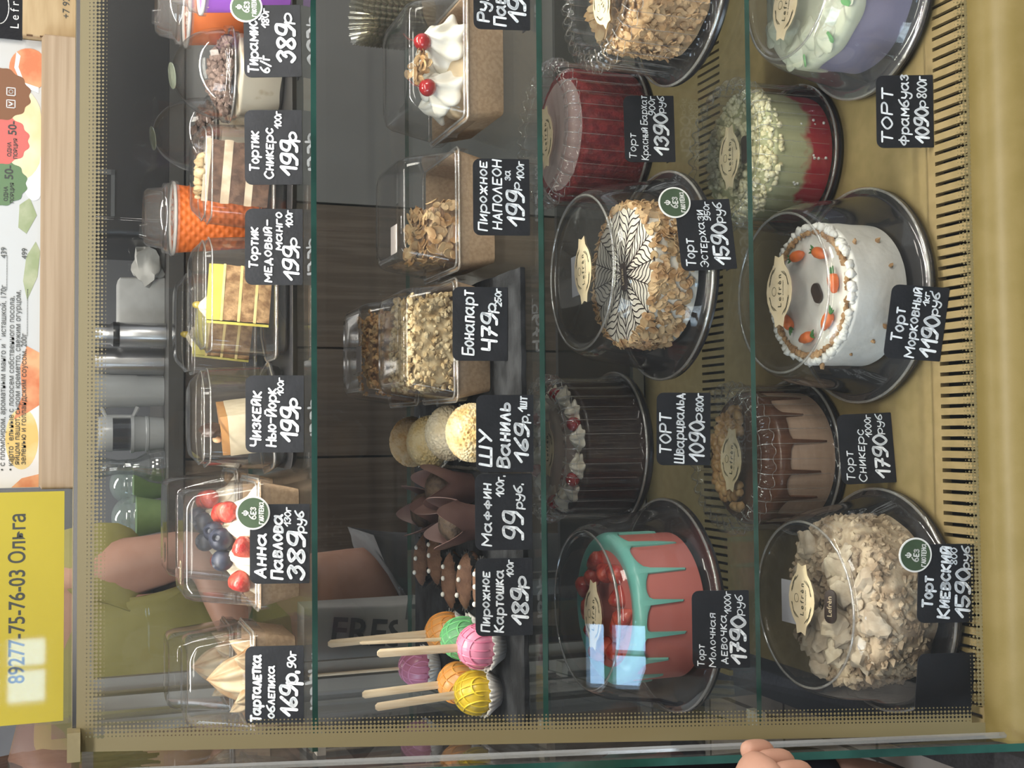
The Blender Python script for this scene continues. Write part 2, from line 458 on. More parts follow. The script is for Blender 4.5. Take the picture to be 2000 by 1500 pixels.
# ------------------------------------------------------------------ packaging
RIM = clear('highlit_rim_plastic', (.95, .95, .95), .16, .16, (.85, .84, .8), rough=.06, power=1.6)  # whitish haze mixed in as painted highlights along the lid edges
LOGOCUT = [(-.041, -.008), (-.030, -.0105), (-.022, -.018), (-.012, -.0235), (0, -.0255), (.012, -.0235), (.022, -.018), (.030, -.0105), (.041, -.008),
           (.038, 0), (.041, .008), (.030, .0105), (.022, .018), (.012, .0235), (0, .0255), (-.012, .0235), (-.022, .018), (-.030, .0105), (-.041, .008), (-.038, 0)]
def logo_mesh(s=1.0, m=None):
    lt = font('L e f r è n', .0095*s, None, T(0, -.002*s, 0), ex=.0002)
    font('кафе-пекарня', .0035*s, lt, T(0, -.0085*s, 0))
    for k in (-1, 1):
        for q in range(3):
            a = [(k*(.006+.019*t+.001*q)*s, k*(.0185-.008*t*t*(1+.25*q)+.0012*math.sin(9*t+q*2))*s) for t in np.linspace(0, 1, 9)]
            lt.stroke(a, .0007*s)
            a = [(-k*(.006+.016*t)*s, k*(.0185-.009*t*t*(1+.2*q)+.001*math.cos(8*t+q))*s) for t in np.linspace(0, 1, 9)]
            lt.stroke(a, .0006*s)
    lt.stroke([(.005*s*math.cos(t), .0095*s+.0042*s*math.sin(t)) for t in np.linspace(0, 2*PI, 14)], .0006*s)
    if m is not None: lt.v = [tuple(m @ Vector(v)) for v in lt.v]
    return lt
def paper_label(parent, loc, rz=0, s=1.0, tilt=0, mt=None):
    mb = MB()
    vs = [(x*s, y*s, z) for z in (0, .0004) for x, y in LOGOCUT]; n = len(LOGOCUT)
    mb.add(vs, [tuple(range(n-1, -1, -1)), tuple(range(n, 2*n))]+[(i, (i+1) % n, n+(i+1) % n, n+i) for i in range(n)])
    o = obj('paper_label', mb, mt or PAPER, parent, 0, label='cream paper label with curly logo')
    o.matrix_local = T(*loc) @ RZ(rz) @ RX(tilt)
    l = obj('label_lettering', logo_mesh(s), LABELINK, o, 0); l.location = (0, 0, .0007)
    return o
def price_sticker(parent, loc, rz=0, sx_=.04, sy_=.03, mt=None):
    o = obj('date_sticker', MB().box(-sx_/2, sx_/2, -sy_/2, sy_/2, 0, .0004), mt or WHITEP, parent, 0); o.location = loc; o.rotation_euler = (0, 0, rz)
    return o

def smooth_container(label, x, y, z, rz=0, lab=(0, 0), lrz=0, R=.130, rt_=.098, h=.118, sticker=None, ls=1.0, name='cake_container', mt=None):
    t = thing(name, label, 'cake container', (x, y, z+.0005), rz, 'clear domed cake containers')
    def ribs(r, zz, a):
        return (r, zz+(.0012*max(0, math.cos(24*a+r*150)) if .02 < r < .112 and zz > .003 else 0))
    base = MB().lathe([(0, 0), (.112, 0), (R-.004, .003), (R, .006), (R-.0005, .0085), (R-.005, .009), (R-.010, .0065), (.108, .0045), (.06, .0045), (0, .0045)], 72)
    obj('base_tray', base, BLACKP, t, 50)
    tab = MB()
    for a in (1.57,): tab.rrect([(.0068, .010, .014, .006), (.0080, .010, .014, .006)], m=RZ(a) @ T(R+.004, 0, 0))
    obj('pull_tab', tab, mt or PLASTIC, t)
    lid = [(R+.0005, .0095), (R+.001, .013), (R-.003, .0155), (R-.007, .0155), (R-.010, .019), (R-.016, .05), (rt_+.009, h-.022), (rt_+.0045, h-.010), (rt_+.001, h-.003), (rt_-.002, h), (rt_-.006, h+.0005), (rt_-.009, h-.0025), (rt_-.010, h-.0045), (rt_-.014, h-.005), (.04, h-.005), (.002, h-.005)]
    lm = MB().lathe(lid, 96, None, False, True)
    obj('dome_lid', lm, mt or PLASTIC, t, 60)
    rim = MB()
    for r, zz, q in ((R-.001, .0135, .0018), (rt_-.004, h+.001, .0015)):
        rim.tube([(r*math.cos(a), r*math.sin(a), zz) for a in np.linspace(0, 2*PI, 73)], q, 6, False)
    obj('lid_rim', rim, RIM, t, 180)
    if lab: paper_label(t, (lab[0], lab[1], h-.0042), lrz, ls)
    if sticker: price_sticker(t, (sticker[0], sticker[1], h-.0048), sticker[2] if len(sticker) > 2 else 0, .05, .035, clear('frosted_sticker', (.85, .85, .9), .05, .5, (.75, .75, .8), .3))
    return t
def fluted_container(label, x, y, z, rz=0, lab=(0, 0), lrz=0, R=.102, rt_=.073, rs=.094, h=.118, nf=30, ls=.9):
    t = thing('cake_container', label, 'cake container', (x, y, z+.0005), rz, 'fluted domed cake containers')
    base = MB().lathe([(0, 0), (R-.012, 0), (R-.002, .003), (R, .006), (R-.001, .009), (R-.006, .0095), (R-.010, .0055), (.05, .0045), (0, .0045)], 64)
    obj('base_tray', base, BLACKP, t, 50)
    def fl(r, zz, a):
        c = math.cos(nf*a); s = math.copysign(abs(c)**.6, c)
        if zz < .016 or r < rt_+.002: return r, zz
        k = .016 if zz < h-.02 else .040
        return r*(1+k*s), zz+(0.0018*s if zz > h-.012 else 0)
    lid = [(R, .010), (R, .014), (R-.003, .0158), (rs+.003, .0165), (rs+.001, .022), (rs-.001, .06), (rs-.001, h-.022), (rs+.001, h-.015), (rs+.0015, h-.010), (rs-.002, h-.004), (rs-.008, h), (rt_+.007, h+.001), (rt_+.003, h-.001), (rt_, h-.006), (rt_-.003, h-.007), (.03, h-.007), (.002, h-.007)]
    obj('dome_lid', MB().lathe(lid, nf*8, fl, False, True), PLASTIC, t, 180)
    rim = MB().tube([((R-.0005)*math.cos(a), (R-.0005)*math.sin(a), .0138) for a in np.linspace(0, 2*PI, 73)], .0018, 6, False)
    for zz, r0, am, dz in ((h-.0135, rs+.0015, .04, .0), (h-.001, rt_+.012, .04, .0018)):      # crimped shoulder, its bright highlights drawn as pale lines
        pts = []
        for j in range(nf*6+1):
            a = 2*PI*j/(nf*6); c = math.cos(nf*a); q = math.copysign(abs(c)**.6, c)
            pts.append((r0*(1+am*q)*math.cos(a), r0*(1+am*q)*math.sin(a), zz+dz*q))
        rim.tube(pts, .0005, 4, False)
    for j in range(nf):
        a = 2*PI*(j+.5)/nf; k = 1+.028
        rim.tube([((rt_+.004)*math.cos(a), (rt_+.004)*math.sin(a), h), ((rs-.004)*.97*math.cos(a), (rs-.004)*.97*math.sin(a), h-.004), (rs*.965*math.cos(a), rs*.965*math.sin(a), h-.016), (rs*.975*math.cos(a), rs*.975*math.sin(a), .02)], [.0007, .0008, .0006, .0003], 4, False)
    obj('lid_rim', rim, RIM, t, 180)
    if lab: paper_label(t, (lab[0], lab[1], h-.0062), lrz, ls)
    return t
def kraft_box(label, x, y, z, w=.15, hb=.045, hl=.078, rz=0, logo=0, sticker=None, group='kraft boxes with clear lids', d=None):
    t = thing('pastry_box', label, 'pastry box', (x, y, z+.0005), rz, group)
    hw = w/2; hd = (d or w)/2
    b = MB().rrect([(0, hw*.83, hd*.83, .006), (hb, hw*.95, hd*.95, .006), (hb+.001, hw*.98, hd*.98, .006), (hb+.002, hw*.93, hd*.93, .006), (.002, hw*.815, hd*.815, .005)])
    obj('kraft_base', b, KRAFT, t, 40)
    l = MB().rrect([(hb-.010, hw*.985, hd*.985, .008), (hb+.003, hw*1.0, hd*1.0, .009), (hb+.0045, hw*.985, hd*.985, .009), (hb+.005, hw*.945, hd*.945, .012), (hb+hl*.85, hw*.84, hd*.84, .016), (hb+hl*.96, hw*.80, hd*.80, .018), (hb+hl, hw*.74, hd*.74, .018), (hb+hl-.0015, hw*.66, hd*.66, .018), (hb+hl-.0015, hw*.4, hd*.4, .015)], 5, False, True)
    obj('clear_lid', l, PLASTIC, t, 50)
    r = MB()
    for q, zz in ((1.0, hb+.003), (.945, hb+.0055)):
        ring = MB().rrect([(zz, hw*q, hd*q, .009)], 5, False, False).v
        r.tube(ring+[ring[0]], .0014, 5, False)
    obj('lid_rim', r, RIM, t, 180)
    for k in (-1, 1):
        obj('lid_clip', MB().rrect([(hb-.008, .005, .004, .003), (hb+.006, .006, .005, .003)], m=T(k*(hw-.002), 0, 0)), PLASTIC, t)
    if logo == 1:
        s = MB().lathe([(0, 0), (.0125, 0), (.0125, .0004), (0, .0004)], 28)
        o = obj('round_sticker', s, clear('dark_sticker', (.4, .42, .4), .06, .5, (.07, .08, .07), .2), t, 30); o.location = (-hw*.42, -hd*.35, hb+hl+.0002)
        q = MB().stroke([(.0122*math.cos(a), .0122*math.sin(a)) for a in np.linspace(0, 2*PI, 32)], .0012)
        for k in (-1, 0, 1): q.stroke([(-.005+.004*k, -.004), (-.001+.004*k, .005), (.002+.003*k, -.002)], .0008)
        obj('sticker_lettering', q, PAPER, o, 0).location = (0, 0, .0008)
    if logo == 2:
        e = font('L e f r è n', .011, None, T(-.01, 0, 0)); e.stroke([(-.01+.042*math.cos(a), .013*math.sin(a)) for a in np.linspace(0, 2*PI, 32)], .0005)
        obj('embossed_lettering', e, clear('embossed_plastic', (.55, .55, .52), .1, .1, (.5, .5, .5)), t, 0).location = (0, -hd*.1, hb+hl-.001)
    if sticker: price_sticker(t, (sticker[0], sticker[1], hb+hl-.001), 0, .034, .028, mat('pinkish_sticker', (.62, .55, .52), rough=.7))
    return t
def outline(pts, k, rad=.012, seg=4):
    """rounded outline of a convex polygon shrunk by factor k about its centre"""
    cx = sum(p[0] for p in pts)/len(pts); cy = sum(p[1] for p in pts)/len(pts)
    ps = [Vector((cx+(p[0]-cx)*k, cy+(p[1]-cy)*k)) for p in pts]; out = []
    n = len(ps)
    for i in range(n):
        a, p, b = ps[i-1], ps[i], ps[(i+1) % n]
        d0 = (a-p).normalized(); d1 = (b-p).normalized(); rr = min(rad, (a-p).length*.4, (b-p).length*.4)
        for j in range(seg+1):
            t = j/seg; q0 = p+d0*rr; q1 = p+d1*rr
            out.append(q0*(1-t)**2+p*2*t*(1-t)+q1*t*t)
    return out
def clamshell(label, x, y, z, plan, rz=0, hb=.012, h=.10):
    """clear hinged slice box with a dark hinge lip, tapered walls and a stepped top"""
    t = thing('slice_container', label, 'slice container', (x, y, z), rz, 'clear slice containers')
    def ring(k, zz, rad=.012): return [(p.x, p.y, zz) for p in outline(plan, k, rad)]
    obj('base_tray', MB().loft([ring(.90, 0), ring(.97, .004), ring(1.0, hb), ring(1.05, hb+.0005), ring(1.05, hb+.002), ring(.965, hb+.0022), ring(.93, .0045), ring(.3, .004)]), clear('smoky_plastic', (.55, .55, .55), .06, .03), t, 50)
    obj('clear_lid', MB().loft([ring(1.05, hb+.003), ring(1.055, hb+.0045), ring(.985, hb+.006), ring(.92, h*.80), ring(.915, h*.82), ring(.89, h*.825), ring(.87, h*.88), ring(.86, h*.885), ring(.70, h*.985), ring(.62, h), ring(.2, h)], False, True), PLASTIC, t, 35)
    r = MB()
    for k, zz, q in ((1.052, hb+.004, .0013), (.925, h*.81, .0010), (.875, h*.875, .0009)):
        rg = ring(k, zz); r.tube(rg+[rg[0]], q, 5, False)
    obj('lid_rim', r, RIM, t, 180)
    o = plan[0]
    return t

# ------------------------------------------------------------------ food helpers
CREAM = mat('whipped_cream', (.80, .72, .56), (.86, .80, .67), 40, .45, .12, 90)
SNOW = mat('white_icing', (.78, .77, .72), (.70, .69, .64), 30, .55, .25, 120)
CHOC = mat('dark_chocolate', (.040, .020, .013), (.022, .012, .010), 30, .35, .2, 100)
BROWNG = mat('milk_chocolate_glaze', (.10, .042, .022), (.13, .055, .03), 20, .22)
STRAW = mat('strawberry_red', (.42, .025, .02), (.60, .10, .06), 70, .25, .5, 260, coat=.3)
CHERRY = mat('cherry_red', (.36, .012, .014), rough=.15, coat=.5)
BLUEB = mat('blueberry_skin', (.012, .014, .026), (.035, .042, .07), 60, .45, .15, 120)
ALMOND = mat('toasted_almond', (.40, .22, .085), (.60, .42, .22), 55, .55, .1, 200)
def scatter_flakes(mb, rng, spots, size, asp=.6, thick=.0006):
    for p, nrm in spots:
        s = size*rng.uniform(.7, 1.25)
        q = Vector(nrm).to_track_quat('Z', 'Y').to_matrix().to_4x4()
        m = T(*p) @ q @ RX(rng.uniform(-.7, .7)) @ RY(rng.uniform(-.7, .7)) @ RZ(rng.uniform(0, 6))
        ring = [(s*math.cos(a), s*asp*math.sin(a), .10*s*math.cos(2*a)) for a in np.linspace(0, 2*PI, 9)[:-1]]
        mb.loft([[(x, y, z-thick) for x, y, z in ring], [(x*1.02, y*1.02, z+thick) for x, y, z in ring]], m=m)
def scatter_crumbs(mb, rng, spots, s0, s1, sub=1, amp=.5, flat=1.0):
    for p, nrm in spots:
        s = rng.uniform(s0, s1)
        m = RZ(rng.uniform(0, 6)) @ RX(rng.uniform(0, 6))
        mb.ico(p, (s, s*rng.uniform(.6, 1), s*rng.uniform(.5, .9)*flat), sub, amp, 1.6, rng.randint(0, 9999), m)
def side_spots(rng, n, r, z0, z1, a0=0, a1=2*PI):
    out = []
    for _ in range(n):
        a = rng.uniform(a0, a1)
        out.append(((r*math.cos(a), r*math.sin(a), rng.uniform(z0, z1)), (math.cos(a), math.sin(a), .15)))
    return out
def top_spots(rng, n, r, z, r0=0):
    out = []
    for _ in range(n):
        a = rng.uniform(0, 2*PI); q = math.sqrt(rng.uniform(r0*r0, r*r))
        out.append(((q*math.cos(a), q*math.sin(a), z), (0, 0, 1)))
    return out
def drum(r, h, rnd=.006, amp=0, fr=30, seed=0, n=96, taper=0, dip=0):
    """cake body: a drum with a rounded top edge"""
    prof = [(.001, 0), (r+taper-.001, 0), (r+taper, .001)]
    prof += [(r+taper*(1-t), h*t) for t in np.linspace(.08, .999-rnd/h, 9)]
    prof += [(r-rnd+rnd*math.cos(a), h-rnd+rnd*math.sin(a)) for a in np.linspace(.2, PI/2, 5)]
    prof += [(r*t, h-dip*(1-t)) for t in (.8, .6, .4, .2, .01)]
    def fn(q, z, a):
        if not amp or q < .01: return q, z
        k = amp*noise.noise(Vector((q*math.cos(a)*fr, q*math.sin(a)*fr, z*fr+seed)))
        return q+k, z+(k*.6 if z > h*.9 else 0)
    return MB().lathe(prof, n, fn, True, True)
def drip(r, h, drops, base=.012, inner=.02, th=.0022, n=240, wob=.003):
    """glaze ring on the top edge, running down in rounded drops: drops = (angle, length, width)"""
    def low(a):
        d = base+wob*math.sin(5*a+1)+wob*.5*math.sin(11*a)
        for c, ln, wd in drops:
            e = (a-c+PI) % (2*PI)-PI
            d += ln*math.exp(-(e/(wd*.62))**6)+ln*.13*math.exp(-(e/(wd*2.0))**2)
        return d
    rings = []
    prof = [(r-inner, h+.0005, 0), (r-inner*.5, h+th, 0), (r-.005, h+th, 0), (r-.001, h+th*.4, 0), (r+th*.7, h-.003, 0)]
    for q, z, _ in prof: rings.append([(q*math.cos(2*PI*j/n), q*math.sin(2*PI*j/n), z) for j in range(n)])
    for t in (.3, .6, .85, .96, 1.0):
        ring = []
        for j in range(n):
            a = 2*PI*j/n; z = h-.003-t*low(a)
            q = r+th*(1 if t < .9 else (.8 if t < .99 else -.1))
            ring.append((q*math.cos(a), q*math.sin(a), z))
        rings.append(ring)
    return MB().loft(rings, False, False)
def rosette(r, h, lobes=7, tw=2.2, n=84, sharp=.16, lay=10):
    rings = []
    for i in range(lay+1):
        t = i/lay; q = r*(1-t**1.6)*(1+.10*math.sin(PI*t*3)); z = h*t
        rings.append([((q*(1+sharp*math.cos(lobes*(2*PI*j/n)+tw*t*4))+.0003)*math.cos(2*PI*j/n), (q*(1+sharp*math.cos(lobes*(2*PI*j/n)+tw*t*4))+.0003)*math.sin(2*PI*j/n), z) for j in range(n)])
    return MB().loft(rings)
def strawberry(s=.016, half=False, seed=0):
    mb = MB()
    prof = [(0.0, -1.25), (.30, -1.1), (.62, -.6), (.86, 0), (.92, .45), (.70, .8), (.3, .92), (0.001, .9)]
    mb.lathe([(r*s, z*s) for r, z in prof], 20, lambda r, z, a: (r*(1+.05*math.cos(3*a+seed)), z), False, False)
    return mb
def wedge_prism(tip, L_, ang, z0, z1, r0=1.0, seed=0, amp=0.0):
    """slice of round cake: point at the tip, arc at the far side"""
    n = 10; out = []
    for z in (z0, z1):
        ring = [(tip, 0, z)]+[(tip+L_*r0*math.cos(a), L_*r0*math.sin(a), z) for a in np.linspace(-ang/2, ang/2, n)]
        out.append(ring)
    mb = MB().loft(out)
    return mb
def slice_cake(name, label, x, y, z, rz, L_, ang, layers, group=None):
    """layers: (part name, material, height)"""
    t = thing(name, label, 'cake slice', (x, y, z), rz, group)
    zz = 0; k = 0
    for nm, m_, hh in layers:
        pts = [Vector((0, 0))]+[Vector((L_*math.cos(a), L_*math.sin(a))) for a in np.linspace(-ang/2, ang/2, 9)]
        cen = Vector((L_*.6, 0)); grow = 1+.012*((k % 2)*2-1)
        # side walls with a slightly ragged surface
        ring = []
        for i in range(len(pts)):
            a, b = pts[i], pts[(i+1) % len(pts)]
            m_n = 10 if i in (0, len(pts)-1) else 1
            for j in range(m_n):
                ring.append(cen+(a.lerp(b, j/m_n)-cen)*grow)
        rings = []
        for f in (0, .25, .75, 1):
            bul = 1+.006*math.sin(PI*f)
            rr = []
            for p in ring:
                q = cen+(p-cen)*bul; nz = .0012*noise.noise(Vector((q.x*160, q.y*160, (zz+hh*f)*160+k*5)))
                q = q+(q-cen).normalized()*nz
                rr.append((q.x-L_*.55, q.y, zz+hh*f))
            rings.append(rr)
        obj(nm, MB().loft(rings), m_, t, 50)
        zz += hh+.0001; k += 1
    return t, zz
# ------------------------------------------------------------------ price tags
GREEN = mat('badge_green', (.035, .065, .030), (.045, .08, .038), 20, .5)
def price_tag(label, a, b, z, lines, lean=18, badge=None, wd=.085, h=.0635, foot=True, seed=1, cat='price tag', roll=0):
    """card standing on z with its lower edge from a to b (world x, y); lines: text, left, right, baseline, height (fractions), stroke"""
    rng = random.Random(seed)
    ax, ay = a; bx, by = b
    rz = math.atan2(by-ay, bx-ax)
    t = thing('price_tag', label, cat, ((ax+bx)/2, (ay+by)/2, z+.0004), rz, 'chalkboard price tags')
    m = RX(PI/2-math.radians(lean)) @ RZ(roll)
    card = MB(); pts = []
    for cx, cy, a0, r in ((wd/2, 0, -PI/2, .0012), (wd/2, h, 0, .008), (-wd/2, h, PI/2, .008), (-wd/2, 0, PI, .0012)):
        sx_ = -1 if cx > 0 else 1; sy_ = 1 if cy == 0 else -1
        for i in range(5):
            q = a0+PI/2*i/4
            pts.append((cx+sx_*r+r*math.cos(q), cy+sy_*r+r*math.sin(q)))
    n = len(pts)
    lift = abs(math.sin(roll))*wd/2
    card.add([(x, y+lift, q) for q in (-.0006, .0006) for x, y in pts], [tuple(range(n-1, -1, -1)), tuple(range(n, 2*n))]+[(i, (i+1) % n, n+(i+1) % n, n+i) for i in range(n)])
    c = obj('card', card, CARD, t, 30); c.matrix_local = m
    if foot:
        f = MB().add([(-wd/2, 0, 0), (-wd/2, .010, 0), (-wd/2+.022, 0, 0), (-wd/2, 0, .0008), (-wd/2, .010, .0008), (-wd/2+.022, 0, .0008)], [(0, 1, 2), (5, 4, 3), (0, 2, 5, 3), (2, 1, 4, 5), (1, 0, 3, 4)])
        f = MB().box(-wd/2+.004, wd/2-.004, .001, .022, 0, .0008)
        obj('foot', f, CARD, t, 0)
    mb = MB()
    for s in lines:
        tx, x0, x1, y0, hh, st = s
        write(mb, tx, -wd/2+x0*wd, y0*h+lift, -wd/2+x1*wd, hh*h, st*(.00086 if st > 2.9 else .00074), .0010+.00005*len(mb.f) % .0002, rng)
    if mb.v:
        l = obj('lettering', mb, INK, t, 0); l.matrix_local = m
    if badge:
        bx_, by_, r = badge
        o = obj('gluten_free_badge', MB().lathe([(0, 0), (r, 0), (r, .0009), (0, .0009)], 40), WHITEP, t, 40, label='round green sticker with white ring')
        o.matrix_local = m @ T(bx_, by_, .0012)
        obj('badge_disc', MB().lathe([(0, .0009), (r*.90, .0009), (r*.90, .0012), (0, .0012)], 40), GREEN, o, 40)
        lt = MB(); write(lt, 'без', -r*.36, -r*.18, r*.30, r*.40, r*.07, 0, rng); write(lt, 'глютена', -r*.66, -r*.62, r*.62, r*.34, r*.055, 0, rng)
        for k in (-1, 0, 1):
            lt.stroke([(k*r*.02, r*.28), (k*r*.13, r*.42), (k*r*.10, r*.62-abs(k)*r*.1)], r*.07)
        obj('badge_lettering', lt, WHITEP, o, 0).location = (0, 0, .0015)
    return t

tags = [
 ('price tag reading 169, on the top shelf before the meringue tarts', (-.317, 1.305), (-.232, 1.304), S1, [('Тарталетка', .04, .88, .74, .16, 3.0), ('облепиха', .08, .74, .50, .13, 2.6), ('169р.', .10, .66, .12, .26, 4.0), ('90г', .72, .92, .14, .13, 2.3)], 16, None),
 ('price tag reading 389 with green sticker, on the top shelf before the boxed pavlovas', (-.160, 1.269), (-.075, 1.267), S1, [('Анна', .08, .62, .74, .17, 3.0), ('Павлова', .06, .86, .46, .18, 3.0), ('389', .05, .62, .10, .26, 4.0), ('руб', .64, .90, .10, .14, 2.5), ('130г', .72, .95, .32, .10, 1.9)], 16, (.0335, .0600, .018)),
 ('price tag reading 199, on the top shelf before the cheesecake slice', (-.020, 1.301), (.065, 1.300), S1, [('Чизкейк', .08, .78, .74, .17, 2.8), ('Нью-Йорк', .08, .82, .48, .16, 2.7), ('199', .14, .56, .12, .26, 3.8), ('р', .58, .68, .12, .17, 3.0), ('100г', .74, .96, .35, .10, 1.9)], 16, None),
 ('price tag reading 199, on the top shelf before the yellow mango slice', (.166, 1.305), (.251, 1.304), S1, [('Тортик', .22, .74, .78, .14, 2.5), ('медовый-', .04, .84, .54, .15, 2.4), ('манго', .46, .94, .36, .13, 2.3), ('199', .06, .48, .08, .24, 3.3), ('р', .50, .60, .10, .15, 2.6), ('100г', .76, .97, .18, .11, 2.0)], 16, None),
 ('price tag reading 199, on the top shelf before the chocolate peanut slice', (.279, 1.305), (.364, 1.309), S1, [('Тортик', .18, .70, .76, .15, 2.6), ('Сникерс', .08, .74, .51, .15, 2.6), ('199', .12, .56, .10, .26, 3.8), ('р', .58, .68, .10, .17, 3.0), ('100г', .75, .97, .36, .11, 2.0)], 16, None),
 ('price tag reading 389 with green sticker, on the top shelf before the domed tiramisu cup', (.402, 1.309), (.487, 1.318), S1, [('Тирамису', .06, .88, .76, .17, 2.8), ('б/г', .06, .28, .56, .15, 2.6), ('180г', .68, .94, .56, .12, 2.2), ('389', .20, .70, .12, .30, 4.2), ('р', .74, .86, .16, .17, 2.8)], 16, (.040, .0600, .018)),
 ('price tag reading 189, before the brown cakes in black pleated liners', (-.224, 1.2205), (-.139, 1.2195), S2, [('Пирожное', .06, .82, .76, .14, 2.5), ('Картошка', .05, .84, .52, .15, 2.7), ('189', .14, .58, .10, .26, 4.0), ('р', .62, .74, .12, .17, 3.0), ('100г', .76, .97, .34, .11, 2.0)], 14, None),
 ('price tag reading 99, before the muffins in brown paper', (-.130, 1.2195), (-.046, 1.2185), S2, [('Маффин', .06, .86, .72, .16, 2.6), ('100г.', .70, .97, .50, .13, 2.2), ('99', .14, .48, .16, .32, 3.6), ('руб.', .54, .86, .18, .14, 2.4)], 14, None),
 ('price tag reading 169, before the row of cracked cream puffs', (-.044, 1.214), (.041, 1.212), S2, [('ШУ', .08, .52, .74, .20, 3.2), ('Ваниль', .06, .88, .42, .20, 3.2), ('169', .12, .60, .10, .22, 3.6), ('р.', .64, .74, .10, .14, 2.4), ('1шт', .78, .97, .12, .14, 2.2)], 14, None),
 ('price tag reading 479, standing on the slate before the big crumb cake boxes', (.082, 1.271), (.167, 1.2685), S2+.0082, [('Бонапарт', .08, .94, .62, .20, 2.8), ('479', .14, .62, .20, .26, 3.6), ('р', .66, .76, .22, .18, 2.8), ('250г', .74, .97, .12, .11, 2.0)], 14, None),
 ('price tag reading 199, before the almond topped puff slice box', (.219, 1.217), (.305, 1.217), S2, [('Пирожное', .06, .95, .76, .15, 2.4), ('НАПОЛЕОН', .08, .97, .50, .15, 2.4), ('199', .12, .56, .12, .28, 3.4), ('р', .60, .68, .18, .12, 2.2), ('за', .72, .84, .34, .12, 2.0), ('100г', .72, .96, .10, .12, 2.0)], 14, None),
 ('price tag reading 199 cut by the frame edge, before the cream roll with cherries', (.449, 1.210), (.534, 1.210), S2, [('Рулет', .10, .70, .74, .19, 3.0), ('Павлова', .05, .92, .44, .20, 3.0), ('199', .10, .60, .10, .28, 4.0), ('р', .66, .78, .12, .17, 2.8)], 14, None),
 ('price tag reading 1790, on the low shelf before the pink dripping cake', (-.262, 1.137), (-.177, 1.137), S3, [('Торт', .03, .30, .80, .11, 1.6), ('Молочная', .02, .70, .60, .11, 1.5), ('девочка', .06, .68, .40, .13, 1.7), ('1790', .05, .64, .08, .24, 3.8), ('руб', .68, .93, .12, .13, 1.6), ('1000г', .70, .98, .32, .11, 1.4)], 18, None),
 ('price tag reading 1090, on the low shelf before the dark chocolate cake', (-.041, 1.216), (.044, 1.213), S3, [('ТОРТ', .16, .70, .74, .20, 2.8), ('Шварцвальд', .03, .98, .50, .17, 2.4), ('1090', .05, .58, .12, .26, 3.0), ('р', .60, .70, .16, .15, 2.4), ('800г', .74, .98, .14, .13, 2.2)], 18, None),
 ('price tag reading 1590 with green sticker, before the spider web cake', (.182, 1.149), (.264, 1.164), S3, [('Торт', .06, .44, .74, .16, 2.2), ('Эстерхази', .04, .84, .51, .14, 1.7), ('1590', .06, .62, .12, .26, 3.4), ('руб', .66, .94, .16, .15, 2.0), ('950г', .70, .96, .385, .10, 1.5)], 16, (.0395, .0640, .0185)),
 ('price tag reading 1390, on the low shelf before the red velvet cake', (.334, 1.289), (.418, 1.292), S3, [('Торт', .05, .42, .78, .13, 1.6), ('Красный Бархат', .03, .99, .54, .13, 1.5), ('1390', .10, .70, .14, .26, 3.6), ('руб', .74, .98, .20, .13, 1.7), ('900г', .70, .98, .38, .12, 1.6)], 16, None),
 ('price tag reading 1590 with green sticker, on the deck before the crumbled meringue cake', (-.208, 1.019), (-.124, 1.013), DECK, [('Торт', .20, .58, .74, .17, 3.0), ('Киевский', .06, .95, .44, .20, 3.2), ('1590', .06, .66, .08, .24, 3.6), ('руб', .68, .96, .10, .14, 2.4), ('800', .74, .94, .32, .11, 1.8)], 12, (.031, .0680, .0185)),
 ('blank black tag leaning on the deck beside the crumbled meringue cake', (-.313, 1.026), (-.240, 1.016), DECK, [], 10, None),
 ('price tag reading 1790, on the deck before the nut topped drip cake', (-.063, 1.138), (.019, 1.146), DECK, [('Торт', .05, .46, .76, .14, 1.8), ('Сникерс', .03, .76, .54, .14, 1.8), ('1000г', .66, .97, .385, .11, 1.6), ('1790', .07, .66, .12, .24, 3.4), ('руб', .70, .97, .18, .12, 1.7)], 22, None),
 ('price tag reading 1190, on the deck before the white carrot cake', (.074, 1.060), (.154, 1.041), DECK, [('Торт', .24, .68, .72, .18, 2.8), ('Морковный', .03, .96, .48, .16, 2.5), ('1190', .05, .58, .10, .26, 3.6), ('руб', .62, .92, .16, .14, 2.3), ('1кг.', .74, .94, .335, .10, 1.8)], 20, None),
 ('price tag reading 1090, on the deck before the lilac cake', (.315, 1.061), (.397, 1.060), DECK, [('ТОРТ', .06, .80, .72, .18, 2.8), ('Фрамбуаз', .03, .99, .44, .17, 2.5), ('1090', .06, .52, .10, .22, 3.2), ('р', .55, .63, .14, .14, 2.2), ('800г', .68, .97, .12, .16, 2.2)], 22, None),
]
for i, (lab, a, b, z, lines, lean, badge) in enumerate(tags):
    w_ = math.hypot(b[0]-a[0], b[1]-a[1])
    price_tag(lab, a, b, z, lines, lean, badge, wd=w_, h=.0635 if i != 17 else .066, seed=i+3, cat='price tag' if lines else 'blank tag')
# ------------------------------------------------------------------ whole cakes
Z0 = .0082
def cake(name, label, x, y, z, rz=0):
    return thing(name, label, 'cake', (x, y, z+Z0), rz)
rng = random.Random(11)
